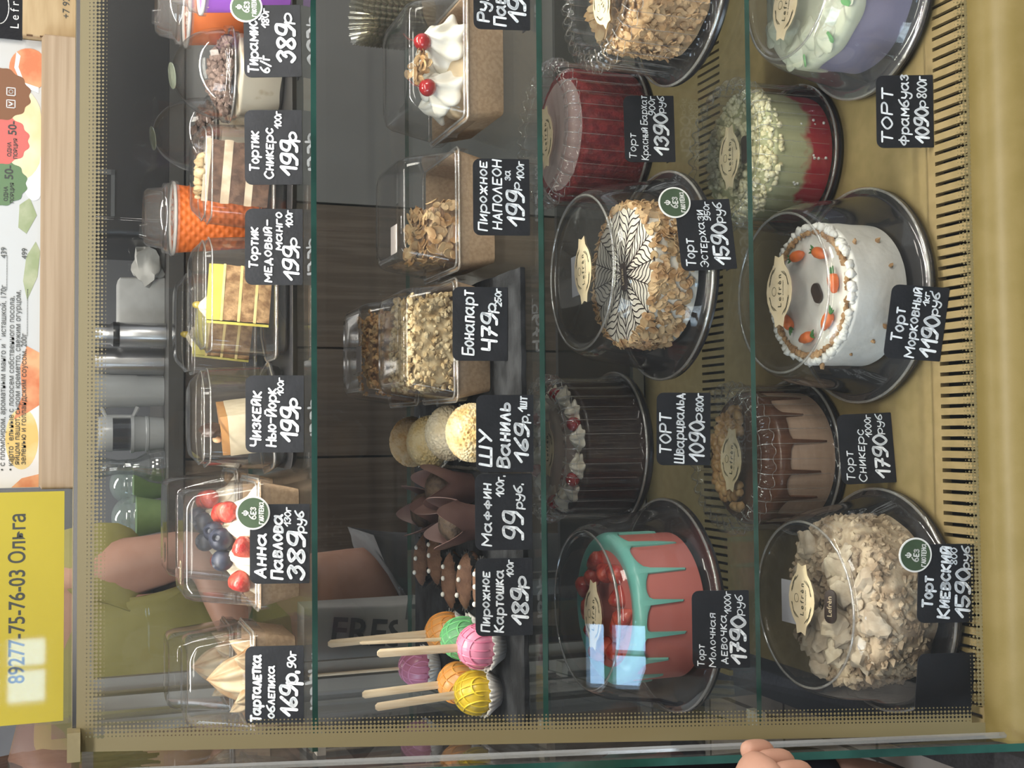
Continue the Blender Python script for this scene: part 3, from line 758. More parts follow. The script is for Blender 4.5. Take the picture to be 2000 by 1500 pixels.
# --- pink drip cake with strawberries, low shelf
X, Y = -.214, 1.306
smooth_container('clear domed container over the pink cake with strawberries', X, Y, S3, 0, (-.005, -.012), -.05, h=.122)
t = cake('strawberry_drip_cake', 'pink cake with mint green drips and strawberries on top', X, Y, S3)
PINK = mat('pink_icing', (.56, .155, .125), (.60, .175, .145), 16, .5, .06, 60)
obj('icing', drum(.088, .086, .012), PINK, t)
MINT = mat('mint_glaze', (.16, .50, .42), (.20, .55, .46), 20, .3)
dr = [(-PI/2+q, l, .05) for q, l in ((-1.45, .045), (-1.0, .035), (-.62, .030), (-.22, .050), (.2, .044), (.62, .052), (1.1, .060), (1.55, .05))]
dr += [(PI/2+q, .04, .05) for q in (-1.1, -.5, .1, .7, 1.2)]
obj('mint_drip', drip(.088, .086, dr, .006, .018, .003), MINT, t)
for i in range(13):
    a = -PI/2+(i-5)*.46+rng.uniform(-.08, .08); q = .058 if i % 2 else .045
    o = obj('strawberry', strawberry(.0125, seed=i), STRAW, t, 60)
    o.location = (q*math.cos(a), q*math.sin(a), .0905+.0010*(i % 3)); o.rotation_euler = (rng.uniform(1.0, 2.0), rng.uniform(-.4, .4), a+rng.uniform(-.9, .9))
# --- dark chocolate cake with cream swirls
X, Y = -.022, 1.452
fluted_container('fluted clear container over the dark chocolate cake with cream rosettes', X, Y, S3, 0, (0, -.010), 0, h=.120)
t = cake('chocolate_cream_cake', 'dark chocolate cake with cream rosettes and red cherries along its top edge', X, Y, S3)
obj('chocolate_coat', drum(.089, .084, .006, .0006, 90), CHOC, t)
obj('cream_top', MB().lathe([(0, .086), (.058, .086), (.066, .0845), (.066, .0835), (0, .0835)], 48), mat('pink_tinted_cream', (.78, .62, .55), (.80, .70, .60), 30, .5), t)
for i in range(12):
    a = -PI/2+i*2*PI/12+.2; o = obj('cream_rosette', rosette(.0150, .016, 6, 1.2, 60), CREAM, t, 60)
    o.location = (.069*math.cos(a), .069*math.sin(a), .0835); o.rotation_euler = (0, 0, i)
for i in range(6):
    a = -PI/2+(i*2+.5)*2*PI/12+.2; o = obj('cherry', MB().ico((0, 0, 0), .0095, 3, .06, 1.5, i), CHERRY, t, 180)
    o.location = (.071*math.cos(a), .071*math.sin(a), .0915)
# --- spider-web cake
X, Y = .193, 1.307
smooth_container('clear domed container over the spider web patterned cake', X, Y, S3, 0, (.004, .004), .08, sticker=(.0, .022, .05), h=.122)
t = cake('spider_web_cake', 'white cake with dark spider web pattern on top and almond flakes around', X, Y, S3)
obj('white_icing', drum(.086, .058, .004), mat('fondant_white', (.80, .75, .64), (.84, .80, .70), 20, .35), t)
web = MB(); NS = 16; zt = .0583
for i in range(NS):
    a = 2*PI*i/NS+.1
    web.stroke([(.008*math.cos(a), .008*math.sin(a)), (.085*math.cos(a), .085*math.sin(a))], .0013, zt)
for k in range(1, 9):
    r0 = .0095*k+.006; pts = []
    for j in range(NS*10+1):
        u = (j % 20)/20.0; a = 2*PI*j/(NS*10)+.1
        c = math.cos(2*PI*u); q = r0+.0125*math.copysign(1-math.sqrt(max(0, 1-c*c)), c)
        pts.append((min(q, .0855)*math.cos(a), min(q, .0855)*math.sin(a)))
    web.stroke(pts, .0016, zt+.0001)
obj('web_pattern', web, CHOC, t, 0)
fl = MB(); scatter_flakes(fl, rng, side_spots(rng, 620, .088, .008, .056)+[((q[0][0], q[0][1], .0585), (q[0][0]*8, q[0][1]*8, 1)) for q in side_spots(rng, 90, .0855, 0, 1)], .0066, .68)
obj('almond_flakes', fl, ALMOND, t, 0, kind='stuff')
o = obj('chocolate_plaque', MB().rrect([(0, .018, .007, .0068), (.0022, .0175, .0065, .0063)]), CHOC, t); o.location = (-.004, -.006, .0590); o.rotation_euler = (0, 0, .15)
obj('plaque_lettering', font('Lefrèn', .008), PAPER, o, 0).location = (0, 0, .0025)
# --- red velvet
X, Y = .394, 1.430
fluted_container('fluted clear container over the red velvet cake', X, Y, S3, 0, (-.004, .002), .05, h=.122, ls=1.0, R=.100)
t = cake('red_velvet_cake', 'deep red velvet cake with crumb coated sides and pale cream top', X, Y, S3)
obj('crumb_coat', drum(.087, .088, .008, .0012, 120), mat('red_velvet_crumb', (.15, .008, .012), (.27, .022, .024), 90, .8, .8, 240), t)
obj('cream_top', MB().lathe([(0, .0895), (.068, .0895), (.073, .0888), (.073, .0875), (0, .0875)], 64), mat('pinkish_cream', (.52, .36, .34), (.56, .40, .37), 25, .5), t)
# --- flaky crumb cake, upper right
X, Y = .545, 1.256
fluted_container('ribbed clear container over the flaky crumb cake, at the frame edge', X, Y, S3, 0, (-.035, .0), .5, R=.122, rt_=.086, rs=.110, h=.120, nf=34)
t = cake('flaky_crumb_cake', 'cake covered all over in golden flaky pastry crumbs', X, Y, S3)
PUFF = mat('flaky_pastry', (.44, .26, .12), (.60, .40, .21), 70, .75, .4, 200)
obj('cake_body', drum(.086, .080, .012, .004, 40), PUFF, t)
fl = MB(); scatter_flakes(fl, rng, side_spots(rng, 600, .0885, .009, .076)+top_spots(rng, 260, .084, .082), .0062, .6, .0008)
scatter_crumbs(fl, rng, top_spots(rng, 120, .08, .084)+side_spots(rng, 150, .088, .007, .078), .003, .006)
obj('pastry_flakes', fl, PUFF, t, 0, kind='stuff')
fl = MB(); scatter_flakes(fl, rng, top_spots(rng, 60, .07, .090), .011, .6, .0008); obj('almond_flakes', fl, ALMOND, t, 0, kind='stuff')

# --- crumbled meringue cake (deck)
X, Y = -.200, 1.157
smooth_container('clear domed container over the crumbled meringue cake', X, Y, DECK, 0, (.004, .010), -.05, sticker=(-.002, .034), h=.118)
t = cake('meringue_crumble_cake', 'beige cake heaped with broken meringue pieces and crumbs', X, Y, DECK)
MER = mat('meringue_beige', (.44, .36, .26), (.58, .50, .385), 45, .8, .5, 130)
CRB = mat('meringue_crumb', (.32, .235, .15), (.56, .455, .32), 60, .85, .4, 200)
obj('cake_body', drum(.097, .068, .016, .005, 40), CRB, t)
cr = MB(); scatter_crumbs(cr, rng, side_spots(rng, 760, .0955, .008, .062)+top_spots(rng, 420, .092, .069), .0025, .0072, 1, .7)
obj('crumbs', cr, CRB, t, 0, kind='stuff')
for i in range(34):
    a = rng.uniform(0, 2*PI); q = math.sqrt(rng.uniform(0, 1))*.082; s = rng.uniform(.011, .020)
    o = obj('meringue_shard', MB().ico((0, 0, 0), (s, s*rng.uniform(.7, 1), s*.55), 3, .55, 1.5, i+5), MER, t, 35)
    o.location = (q*math.cos(a), q*math.sin(a), .068+.010*(1-q/.082)+rng.uniform(0, .004)); o.rotation_euler = (rng.uniform(-.5, .5), rng.uniform(-.5, .5), rng.uniform(0, 6))
o = obj('chocolate_plaque', MB().rrect([(0, .019, .008, .0078), (.0024, .0185, .0075, .0073)]), CHOC, t); o.location = (.0, -.030, .0945); o.rotation_euler = (.30, .06, .06)
obj('plaque_lettering', font('Lefrèn', .009), PAPER, o, 0).location = (0, 0, .0027)
# --- caramel nut drip cake (deck)
X, Y = -.036, 1.327
fluted_container('fluted clear container over the nut topped drip cake', X, Y, DECK, 0, (-.002, -.006), -.10, ls=1.0)
t = cake('nut_drip_cake', 'brown cake with chocolate drips and a crescent of caramel nuts', X, Y, DECK)
obj('icing', drum(.084, .080, .006), mat('cocoa_cream', (.46, .31, .22), (.51, .35, .25), 20, .5, .12, 50, st=(1, 1, 5)), t)
dr = [(-PI/2+q, l, .045) for q, l in ((-1.5, .04), (-1.05, .040), (-.62, .042), (-.2, .045), (.25, .050), (.7, .030), (1.1, .045), (1.5, .04))]+[(PI/2+q, .04, .05) for q in (-1, -.4, .3, .9)]
obj('chocolate_drip', drip(.084, .080, dr, .010, .083, .0024), BROWNG, t)
nu = MB(); sp = []
for i in range(130):
    a = PI/2+rng.uniform(-1.7, 1.7); q = rng.uniform(.032, .066); sp.append(((q*math.cos(a), q*math.sin(a), .087+rng.uniform(0, .006)), (0, 0, 1)))
scatter_crumbs(nu, rng, sp, .0055, .009, 2, .25)
obj('caramel_nuts', nu, mat('caramel_nut', (.50, .28, .11), (.66, .42, .20), 50, .35, .2, 120), t, 60, kind='stuff')
# --- carrot cake (deck)
X, Y = .161, 1.186
smooth_container('clear domed container over the white carrot cake', X, Y, DECK, 0, (.004, .012), -.03, ls=1.05, h=.120)
t = cake('carrot_cake', 'white cake with piped edge, walnut crumbs and little orange sugar carrots', X, Y, DECK)
obj('icing', drum(.085, .070, .004, .0007, 60), SNOW, t)
cr = MB()
for i in range(150):
    a = rng.uniform(0, 2*PI); cr.ico((.080*math.cos(a), .080*math.sin(a), .0705+rng.uniform(-.001, .003)), rng.uniform(.003, .006), 2, .5, 2, i)
obj('piped_edge', cr, SNOW, t, 180, kind='stuff')
cr = MB(); scatter_crumbs(cr, rng, [((q[0][0], q[0][1], .0735), (0, 0, 1)) for q in side_spots(rng, 240, .0735, 0, 1)]+[((q[0][0]*1.0, q[0][1], q[0][2]), (0, 0, 1)) for q in side_spots(rng, 10, .0862, .02, .07)], .0026, .0056, 1, .6)
obj('walnut_crumbs', cr, mat('walnut', (.28, .15, .06), (.46, .28, .13), 60, .7), t, 0, kind='stuff')
ORG = mat('orange_marzipan', (.72, .16, .025), (.62, .12, .02), 40, .45); LEAF = mat('leaf_green', (.035, .16, .03), rough=.5)
for i in range(7):
    a = -PI/2+.15+i*2*PI/7; q = .052
    o = obj('sugar_carrot', MB().lathe([(0, -.013), (.003, -.012), (.0062, -.004), (.0068, .004), (.0055, .009), (.001, .0105)], 14), ORG, t, 60)
    o.location = (q*math.cos(a), q*math.sin(a), .0772); o.rotation_euler = (PI/2, 0, a+PI/2+PI/2*1.0+rng.uniform(-.3, .3))
    lf = MB()
    for k in (-1, 0, 1): lf.tube([(0, 0, .010), (k*.003, .001, .015), (k*.005, .0015, .0185)], [.0018, .0016, .0005], 6)
    obj('leaf', lf, LEAF, o, 60)
o = obj('chocolate_plaque', MB().rrect([(0, .013, .0085, .0083), (.0022, .0125, .008, .0078)]), CHOC, t); o.location = (0, -.012, .0712); o.rotation_euler = (0, 0, .5)
# --- pistachio raspberry cake (deck)
X, Y = .356, 1.318
fluted_container('fluted clear container over the pale green and raspberry red cake', X, Y, DECK, 0, (-.004, -.006), -.02, R=.098, ls=1.0)
t = cake('pistachio_raspberry_cake', 'pale green cake fading to raspberry red below with white chocolate chips on top', X, Y, DECK)
PR = mat('green_to_raspberry_icing', (.55, .55, .32), (.5, .5, .3), 20, .5, .12, 60, st=(.4, .4, 5))
nt = PR.node_tree
sp = nt.nodes.new('ShaderNodeSeparateXYZ'); tc = [n for n in nt.nodes if n.type == 'TEX_COORD'][0]; nt.links.new(tc.outputs['Object'], sp.inputs[0])
nz = nt.nodes.new('ShaderNodeTexNoise'); nz.inputs['Scale'].default_value = 38; nt.links.new(tc.outputs['Object'], nz.inputs['Vector'])
ma = nt.nodes.new('ShaderNodeMath'); ma.operation = 'MULTIPLY_ADD'; ma.inputs[1].default_value = -.055; nt.links.new(nz.outputs['Fac'], ma.inputs[0]); nt.links.new(sp.outputs[2], ma.inputs[2])
rp = [n for n in nt.nodes if n.type == 'VALTORGB'][0]; el = rp.color_ramp.elements
m2 = nt.nodes.new('ShaderNodeMath'); m2.operation = 'MULTIPLY'; m2.inputs[1].default_value = 10; nt.links.new(ma.outputs[0], m2.inputs[0])
el[0].position = .02; el[0].color = (.42, .018, .035, 1); el[1].position = .13; el[1].color = (.47, .47, .27, 1)
nt.links.new(m2.outputs[0], rp.inputs[0])
obj('icing', drum(.082, .085, .006, .0006, 40), PR, t)
cr = MB(); scatter_crumbs(cr, rng, top_spots(rng, 420, .080, .0865)+side_spots(rng, 130, .0815, .074, .085), .003, .0062, 1, .4)
obj('white_chocolate_chips', cr, mat('white_chocolate', (.80, .72, .44), (.86, .80, .56), 30, .4), t, 60, kind='stuff')
cr = MB()
for a in (-2.2, -1.75, -1.2):
    for k in range(4): cr.ico((.0825*math.cos(a+rng.uniform(-.06, .06)), .0825*math.sin(a+rng.uniform(-.06, .06)), rng.uniform(.008, .05)), .0022, 1)
obj('sugar_dots', cr, SNOW, t, 60, kind='stuff')
o = obj('chocolate_plaque', MB().rrect([(0, .018, .007, .0068), (.0022, .0175, .0065, .0063)]), CHOC, t); o.location = (.002, -.026, .0928)
# --- lilac cake (deck, frame edge)
X, Y = .524, 1.165
smooth_container('clear domed container over the lilac cake, at the frame edge', X, Y, DECK, 0, (-.02, .012), -.3, R=.124, rt_=.09, mt=clear('hazy_plastic', (.95, .95, .95), .06, .07, rough=.05, power=2.6))
t = cake('lilac_cake', 'lilac cake with whitish cream running over its shoulder and green leaves', X, Y, DECK)
LIL = mat('lilac_icing', (.24, .22, .36), (.28, .255, .40), 20, .5, .1, 60)
obj('icing', drum(.092, .078, .016, .0015, 25), LIL, t)
CRG = mat('pale_green_cream', (.58, .62, .46), (.66, .68, .54), 30, .5)
obj('cream_cap', drip(.092, .079, [(rng.uniform(0, 6.28), rng.uniform(.008, .022), .2) for _ in range(9)], .010, .0915, .003), CRG, t)
for i in range(16):
    a = i*2*PI/16; o = obj('cream_rosette', rosette(.019, .012, 5, 1.0, 50), CRG, t, 60); o.location = ((.058+.018*(i % 2))*math.cos(a), (.058+.018*(i % 2))*math.sin(a), .0805)
for i, a in enumerate((-2.6, -2.1, -1.7, -3.2)):
    o = obj('sugar_leaf', MB().rrect([(0, .008, .005, .0048), (.0015, .007, .004, .0038)]), mat('sugar_leaf_green', (.14, .42, .13), rough=.4), t)
    o.location = (.087*math.cos(a), .087*math.sin(a), .0845); o.rotation_euler = (.5, .2, a)
# ------------------------------------------------------------------ top shelf
rng = random.Random(5)
GK = 'kraft boxes with clear lids'
MERT = mat('toasted_meringue', (.52, .41, .26), (.34, .17, .06), 30, .5, lo=.42, hi=.62)
def tart(label, x, y, z):
    t = thing('meringue_tart', label, 'tart', (x, y, z))
    obj('tart_shell', MB().lathe([(0, 0), (.034, 0), (.041, .020), (.039, .0205), (.033, .005), (0, .005)], 60, lambda r, zz, a: (r*(1+.025*math.cos(22*a)) if r > .03 else r, zz)), mat('tart_crust', (.45, .25, .10), (.55, .34, .16), 50, .7), t)
    obj('filling', MB().lathe([(0, .018), (.0375, .018), (.0375, .014), (0, .014)], 40), mat('sea_buckthorn', (.70, .32, .03), rough=.3), t)
    obj('meringue', rosette(.038, .072, 7, .9, 126, .20, 16), MERT, t, 180).location = (0, 0, .018)
    for k in range(5):
        a = k*2*PI/5+.4; o = obj('meringue_peak', rosette(.017, .046, 5, 1.3, 60, .22), MERT, t, 180); o.location = (.021*math.cos(a), .021*math.sin(a), .022)
        o.rotation_euler = (.5*math.sin(a)*-1, .5*math.cos(a), 0)
kraft_box('smaller clear lidded kraft box with a meringue tart, front left of the top shelf', -.279, 1.405, S1, .116, .045, .074, logo=2, group=GK)
kraft_box('smaller clear lidded kraft box, behind the front meringue tart', -.300, 1.590, S1, .110, .045, .080, logo=2, group=GK)
tart('toasted meringue tart in the front left box', -.281, 1.405, S1+.004)
tart('toasted meringue tart in the box behind', -.300, 1.590, S1+.004)
def pavlova(label, x, y, z, seed):
    r = random.Random(seed)
    t = thing('berry_pavlova', label, 'pavlova', (x, y, z))
    obj('meringue_base', MB().ico((0, 0, .020), (.055, .050, .020), 4, .16, 2.2, seed), CREAM, t, 180)
    for k in range(7):
        a = k*2*PI/6; q = .030 if k < 6 else 0
        o = obj('cream_swirl', rosette(.027, .042, 5, 1.6, 60, .2), CREAM, t, 180); o.location = (q*math.cos(a), q*math.sin(a), .030+(0 if k < 6 else .012))
    for k, (bx, by, bz, s) in enumerate(((.004, -.022, .078, .0135), (-.020, -.020, .076, .0125), (.010, .016, .082, .012))):
        o = obj('blueberry', MB().lathe([(s*math.cos(a), s*math.sin(a)) for a in np.linspace(-1.5, 1.2, 12)]+[(s*.25, s*.78), (s*.22, s*.65), (0.0002, s*.62)], 20), BLUEB, t, 60); o.location = (bx, by, bz); o.rotation_euler = (r.uniform(.2, 1.0), r.uniform(-.5, .5), 0)
    for k, (bx, by, bz, a, b) in enumerate(((-.004, -.048, .055, .4, 1.2), (-.046, -.022, .056, .9, .6), (.036, -.020, .070, 1.3, -.5), (.030, .026, .070, .5, 2))):
        o = obj('strawberry', strawberry(.0135, seed=k), STRAW, t, 60); o.location = (bx, by, bz); o.rotation_euler = (a, .3, b)
kraft_box('clear lidded kraft box with round logo sticker, front pavlova box', -.122, 1.392, S1, .145, .043, .082, logo=1, group=GK)
kraft_box('clear lidded kraft box with round logo sticker, behind the front pavlova', -.116, 1.575, S1, .145, .043, .086, logo=1, group=GK)
pavlova('cream pavlova with blueberries and strawberries, in the front pavlova box', -.122, 1.392, S1+.004, 2)
pavlova('cream pavlova with blueberries and strawberries, in the rear pavlova box', -.116, 1.575, S1+.004, 3)

SPONGE = mat('honey_sponge', (.17, .085, .03), (.36, .22, .10), 110, .85, .7, 260)
DSPONGE = mat('cocoa_sponge', (.06, .03, .018), (.12, .065, .04), 130, .85, .5, 260)
MOUSSE = mat('pale_mousse', (.40, .31, .21), (.54, .45, .33), 60, .6, .3, 120)
MANGO = mat('mango_glaze', (.52, .47, .11), (.47, .40, .07), 24, .3)
MCREAM = mat('yellow_cream', (.56, .43, .16), (.64, .52, .24), 60, .55, .2, 120)
TRAYM = mat('black_tray', (.016, .016, .018), (.022, .022, .024), 60, .4)
for nm, lab, x0, x1, y0, y1 in (('a', 'flat black tray under the cheesecake and mango slices', -.040, .236, 1.335, 1.69), ('b', 'flat black tray under the chocolate slice and tiramisu cups', .246, .60, 1.335, 1.69)):
    o = obj('serving_tray', MB().rrect([(0, (x1-x0)/2-.006, (y1-y0)/2-.006, .02), (.006, (x1-x0)/2, (y1-y0)/2, .022), (.0065, (x1-x0)/2-.002, (y1-y0)/2-.002, .02), (.003, (x1-x0)/2-.01, (y1-y0)/2-.01, .015)]), TRAYM, None, 40, label=lab, cat='tray', group='black trays on the top shelf')
    o.location = ((x0+x1)/2, (y0+y1)/2, S1+.0003)
ZT = S1+.0036
HEX = [(-.060, -.050), (.030, -.058), (.064, -.020), (.058, .045), (-.020, .060), (-.062, .030)]
WIDE = [(-.074, -.052), (.050, -.056), (.074, -.010), (.066, .050), (-.040, .058), (-.074, .020)]
clamshell('clear slice box holding the caramel topped cheesecake', .020, 1.440, ZT, HEX, .10, h=.108)
t, zz = slice_cake('cheesecake_slice', 'cheesecake slice with caramel top, in the clear box between pavlova and mango', .022, 1.430, ZT+.0055, -2.2, .078, .75, [('biscuit_base', SPONGE, .006), ('cheesecake_body', mat('cheesecake', (.66, .58, .42), (.60, .52, .36), 90, .7), .030), ('caramel_top', mat('caramel', (.45, .22, .07), (.50, .26, .09), 20, .3), .006)])
for k in range(5):
    o = obj('nut', MB().ico((0, 0, 0), (.005, .004, .004), 2), mat('hazelnut', (.66, .42, .24), rough=.4), t, 180); o.location = (.012+.008*k-.02, -.012+.005*(k % 3), zz+.003)
t.scale = (1, 1, 1.45); t.rotation_euler = (.14, 0, -2.2); t.location.z += .007
o = obj('chocolate_leaf', MB().ico((0, 0, 0), (.012, .004, .009), 3, .5, 2, 4), CHOC, t, 60); o.location = (.022, .006, zz+.008)
clamshell('clear slice box holding the yellow mango slice, front one of two', .166, 1.424, ZT, WIDE, 0, h=.108)
clamshell('clear slice box with a second mango slice, behind the front mango box', .148, 1.592, ZT, WIDE, -.02, h=.112)
def mango(label, x, y, rz):
    t, zz = slice_cake('mango_honey_slice', label, x, y, ZT+.0055, rz, .066, .92, [('sponge_layer', SPONGE, .010), ('cream_layer', MCREAM, .0022), ('sponge_layer', SPONGE, .010), ('cream_layer', MCREAM, .0022), ('sponge_layer', SPONGE, .011), ('cream_layer', MCREAM, .002), ('mango_top', MANGO, .011)])
    obj('mango_back', MB().loft([[(.0673*math.cos(a)-.0363, .0673*math.sin(a), z) for a in np.linspace(-.43, .43, 12)]+[(.0703*math.cos(a)-.0363, .0703*math.sin(a), z) for a in np.linspace(.43, -.43, 12)] for z in (0, zz-.001)]), MANGO, t)
    t.scale = (1, 1, 1.5); t.rotation_euler = (.14, 0, rz); t.location.z += .008
    o = obj('cream_rosette', rosette(.011, .007, 6, 1.2, 50), CREAM, t, 60); o.location = (.020, 0, zz)
    o = obj('physalis', MB().ico((.020, -.003, zz+.007), .0045, 3), mat('physalis_skin', (.42, .33, .06), rough=.2), t, 180)
mango('yellow mango honey slice with cream dot, in the front mango box', .166, 1.426, 2.62)
mango('yellow mango honey slice, in the rear mango box', .136, 1.585, 2.3)
clamshell('clear slice box holding the chocolate peanut slice', .312, 1.436, ZT, [(-.062, -.046), (.045, -.055), (.064, -.012), (.058, .045), (-.030, .056), (-.064, .020)], 0, h=.106)
t, zz = slice_cake('chocolate_peanut_slice', 'dark chocolate layer slice with peanuts on top', .312, 1.432, ZT+.0055, 2.5, .074, .80, [('sponge_layer', DSPONGE, .013), ('cream_layer', MOUSSE, .006), ('sponge_layer', DSPONGE, .012), ('cream_layer', MOUSSE, .007), ('sponge_layer', DSPONGE, .010), ('cream_top', MOUSSE, .005)])
t.scale = (1, 1, 1.45); t.rotation_euler = (.14, 0, 2.5); t.location.z += .008
pn = MB(); scatter_crumbs(pn, rng, [((rng.uniform(-.012, .032), rng.uniform(-.016, .016), zz+.003), (0, 0, 1)) for _ in range(36)], .003, .0065, 1, .5)
obj('peanuts', pn, mat('peanut', (.58, .40, .20), (.68, .52, .30), 60, .6), t, 60, kind='stuff')

def domed_cup(label, x, y, r=.055, hb=.058, hd=.070):
    t = thing('tiramisu_cup', label, 'dessert cup', (x, y, ZT), 0, 'domed tiramisu cups')
    obj('cup', MB().lathe([(0, 0), (r*.74, 0), (r*.78, .003), (r*.95, hb-.006), (r, hb-.005), (r, hb)], 64, None, False, False), PLASTIC, t, 60)
    MBd = MB().lathe([(r*.725, .004), (r*.76, .004), (r*.93, hb-.010), (r*.90, hb-.006), (.001, hb-.003)], 48, lambda q, z, a: (q, z+.001*math.sin(5*a)) if q < .92*r else (q, z))
    obj('tiramisu', MBd, mat('tiramisu_cream', (.62, .56, .44), (.40, .30, .18), 26, .6, lo=.56, hi=.66), t, 60)
    cc = MB(); scatter_crumbs(cc, rng, [((q[0][0], q[0][1], hb+.004+.024*(1-(q[0][0]**2+q[0][1]**2)/(r*r))*rng.random()), (0, 0, 1)) for q in top_spots(rng, 420, r*.86, 0)], .003, .0075, 1, .6)
    obj('cocoa_crumbs', cc, mat('cocoa_crumb', (.10, .06, .045), (.24, .17, .14), 70, .8), t, 0, kind='stuff')
    dm = [(r*1.05, hb+.0005), (r*1.06, hb+.003), (r*1.05, hb+.010), (r*1.0, hb+.011)]+[(r*math.cos(a), hb+.011+(hd-.011)*math.sin(a)) for a in np.linspace(.06, 1.48, 14)]+[(.002, hb+hd)]
    obj('dome_lid', MB().lathe(dm, 96, lambda q, z, a: (q*(1+.010*math.cos(48*a)) if hb+.002 < z < hb+.0105 else q, z)), PLASTIC, t, 180)
    obj('lid_rim', MB().tube([(r*1.055*math.cos(a), r*1.055*math.sin(a), hb+.002) for a in np.linspace(0, 2*PI, 61)], .0014, 6, False), RIM, t, 180)
    s = obj('oval_sticker', MB().lathe([(0, .0016), (.014, 0), (.0155, 0), (.0155, .001), (0, .0026)], 30), clear('greenish_sticker', (.75, .8, .72), .15, .35, (.45, .5, .40), .1), t); s.location = (-.010, -.008, hb+hd-.0005); s.rotation_euler = (.14, -.17, 0)
domed_cup('domed clear cup of cocoa topped tiramisu, front one', .436, 1.440, .054)
domed_cup('domed clear cup, behind the front tiramisu', .398, 1.598, .050, .062, .078)
def paper_cup(label, x, y, col, name, h=.112, r=.045, lab_ring=False):
    t = thing('paper_cup', label, 'cup', (x, y, ZT), 0, 'lidded dessert cups')
    obj('cup_wall', MB().lathe([(0, 0), (r*.70, 0), (r*.71, .002), (r*.97, h), (r*.93, h), (.001, h-.012)], 64), col, t, 60)
    cr = MB(); scatter_crumbs(cr, rng, top_spots(rng, 60, r*.8, h-.004), .004, .009, 1, .5)
    obj('cream_filling', cr, mat('berry_cream', (.78, .62, .55), (.55, .16, .14), 50, .5, lo=.5, hi=.66), t, 60, kind='stuff')
    obj('cup_rim', MB().tube([(r*math.cos(a), r*math.sin(a), h+.001) for a in np.linspace(0, 2*PI, 61)], .0022, 8, False), WHITEP, t, 180)
    obj('sip_lid', MB().lathe([(r*1.06, h-.004), (r*1.07, h+.003), (r*1.0, h+.006), (r*.98, h+.014), (r*.86, h+.016), (r*.80, h+.034), (r*.70, h+.038), (.001, h+.034)], 72), clear('cup_lid_plastic', (.95, .94, .93), .06, .08, (.9, .88, .86), rough=.06, power=2.5), t, 45)
    obj('drink_spout', MB().rrect([(h+.034, .010, .006, .003), (h+.044, .008, .005, .003)]), PLASTIC, t).location = (-r*.45, -r*.35, 0)
    return t
def quilt(name, c):
    m = mat(name, c, rough=.55, bump=.001); nt = m.node_tree
    bmp = [n for n in nt.nodes if n.type == 'BUMP'][0]; tcx = [n for n in nt.nodes if n.type == 'TEX_COORD'][0]
    ws = []
    for ang in (.8, -.8):
        mp = nt.nodes.new('ShaderNodeMapping'); mp.inputs['Rotation'].default_value = (0, ang, 0); nt.links.new(tcx.outputs['Object'], mp.inputs[0])
        wv = nt.nodes.new('ShaderNodeTexWave'); wv.inputs['Scale'].default_value = 36; nt.links.new(mp.outputs[0], wv.inputs['Vector']); ws.append(wv.outputs['Fac'])
    mn = nt.nodes.new('ShaderNodeMath'); mn.operation = 'MULTIPLY'; nt.links.new(ws[0], mn.inputs[0]); nt.links.new(ws[1], mn.inputs[1])
    nt.links.new(mn.outputs[0], bmp.inputs['Height']); bmp.inputs['Strength'].default_value = .5
    return m
paper_cup('orange quilted paper cup with clear lid, behind the mango and chocolate slices', .282, 1.580, quilt('orange_paper', (.78, .17, .025)), 'o', .114, .046)
paper_cup('orange paper cup with clear lid, behind the tiramisu at the frame edge', .533, 1.500, mat('orange_plain', (.72, .19, .05), (.66, .16, .04), 30, .6), 'p', .104, .046)
paper_cup('purple paper cup with clear lid, at the frame edge on the top shelf', .530, 1.376, mat('purple_paper', (.28, .09, .46), rough=.5), 'q', .098, .043)

# ------------------------------------------------------------------ middle shelf
for lab, x0, x1, y0, y1, s in (('dark slate board under the cake pops and chocolate cakes', -.330, -.048, 1.232, 1.672, 1), ('dark slate board under the cream puffs and big crumb cake boxes', -.043, .186, 1.232, 1.672, 2)):
    mb = MB(); ring = []
    r2 = random.Random(s); npt = 26
    for (ax_, ay_), (bx_, by_) in (((x0, y0), (x1, y0)), ((x1, y0), (x1, y1)), ((x1, y1), (x0+(-.030 if s == 1 else 0), y1)), ((x0+(-.030 if s == 1 else 0), y1), (x0, y0))):
        for j in range(npt):
            u = j/npt; ring.append((ax_+(bx_-ax_)*u+r2.uniform(-.0010, .0010), ay_+(by_-ay_)*u+r2.uniform(-.0010, .0010)))
    cx, cy = (x0+x1)/2, (y0+y1)/2
    mb.loft([[(cx+(x-cx)*k, cy+(y-cy)*k, z) for x, y in ring] for z, k in ((.0003, .995), (.003, 1.0), (.0065, .998), (.008, .99))])
    obj('slate_board', mb, SLATE, None, 30, label=lab, cat='slate board', group='slate boards on the middle shelf').location = (0, 0, S2)
ZS = S2+.0083
WRAP = clear('white_paper_liner', (.8, .78, .75), .02, .8, (.84, .81, .77), .5)
def liner(n=28, r0=.016, r1=.030, h=.020, amp=.06, ox=1, oy=1):
    def fn(r, z, a): return (r*(1+amp*(z/h)*math.cos(n*a)), z+(.0012*math.cos(n*a*.5) if z > h*.9 else 0))
    mb = MB().lathe([(.001, 0), (r0, 0), (r0+(r1-r0)*.5, h*.5), (r1, h), (r1*.985, h), (r0+(r1-r0)*.45, h*.5), (r0*.96, .0008), (.001, .0008)], n*6, fn)
    mb.v = [(x*ox, y*oy, z) for x, y, z in mb.v]; return mb
STICK = mat('birch_stick', (.66, .50, .32), (.74, .60, .42), 50, .6, st=(6, 6, .5))
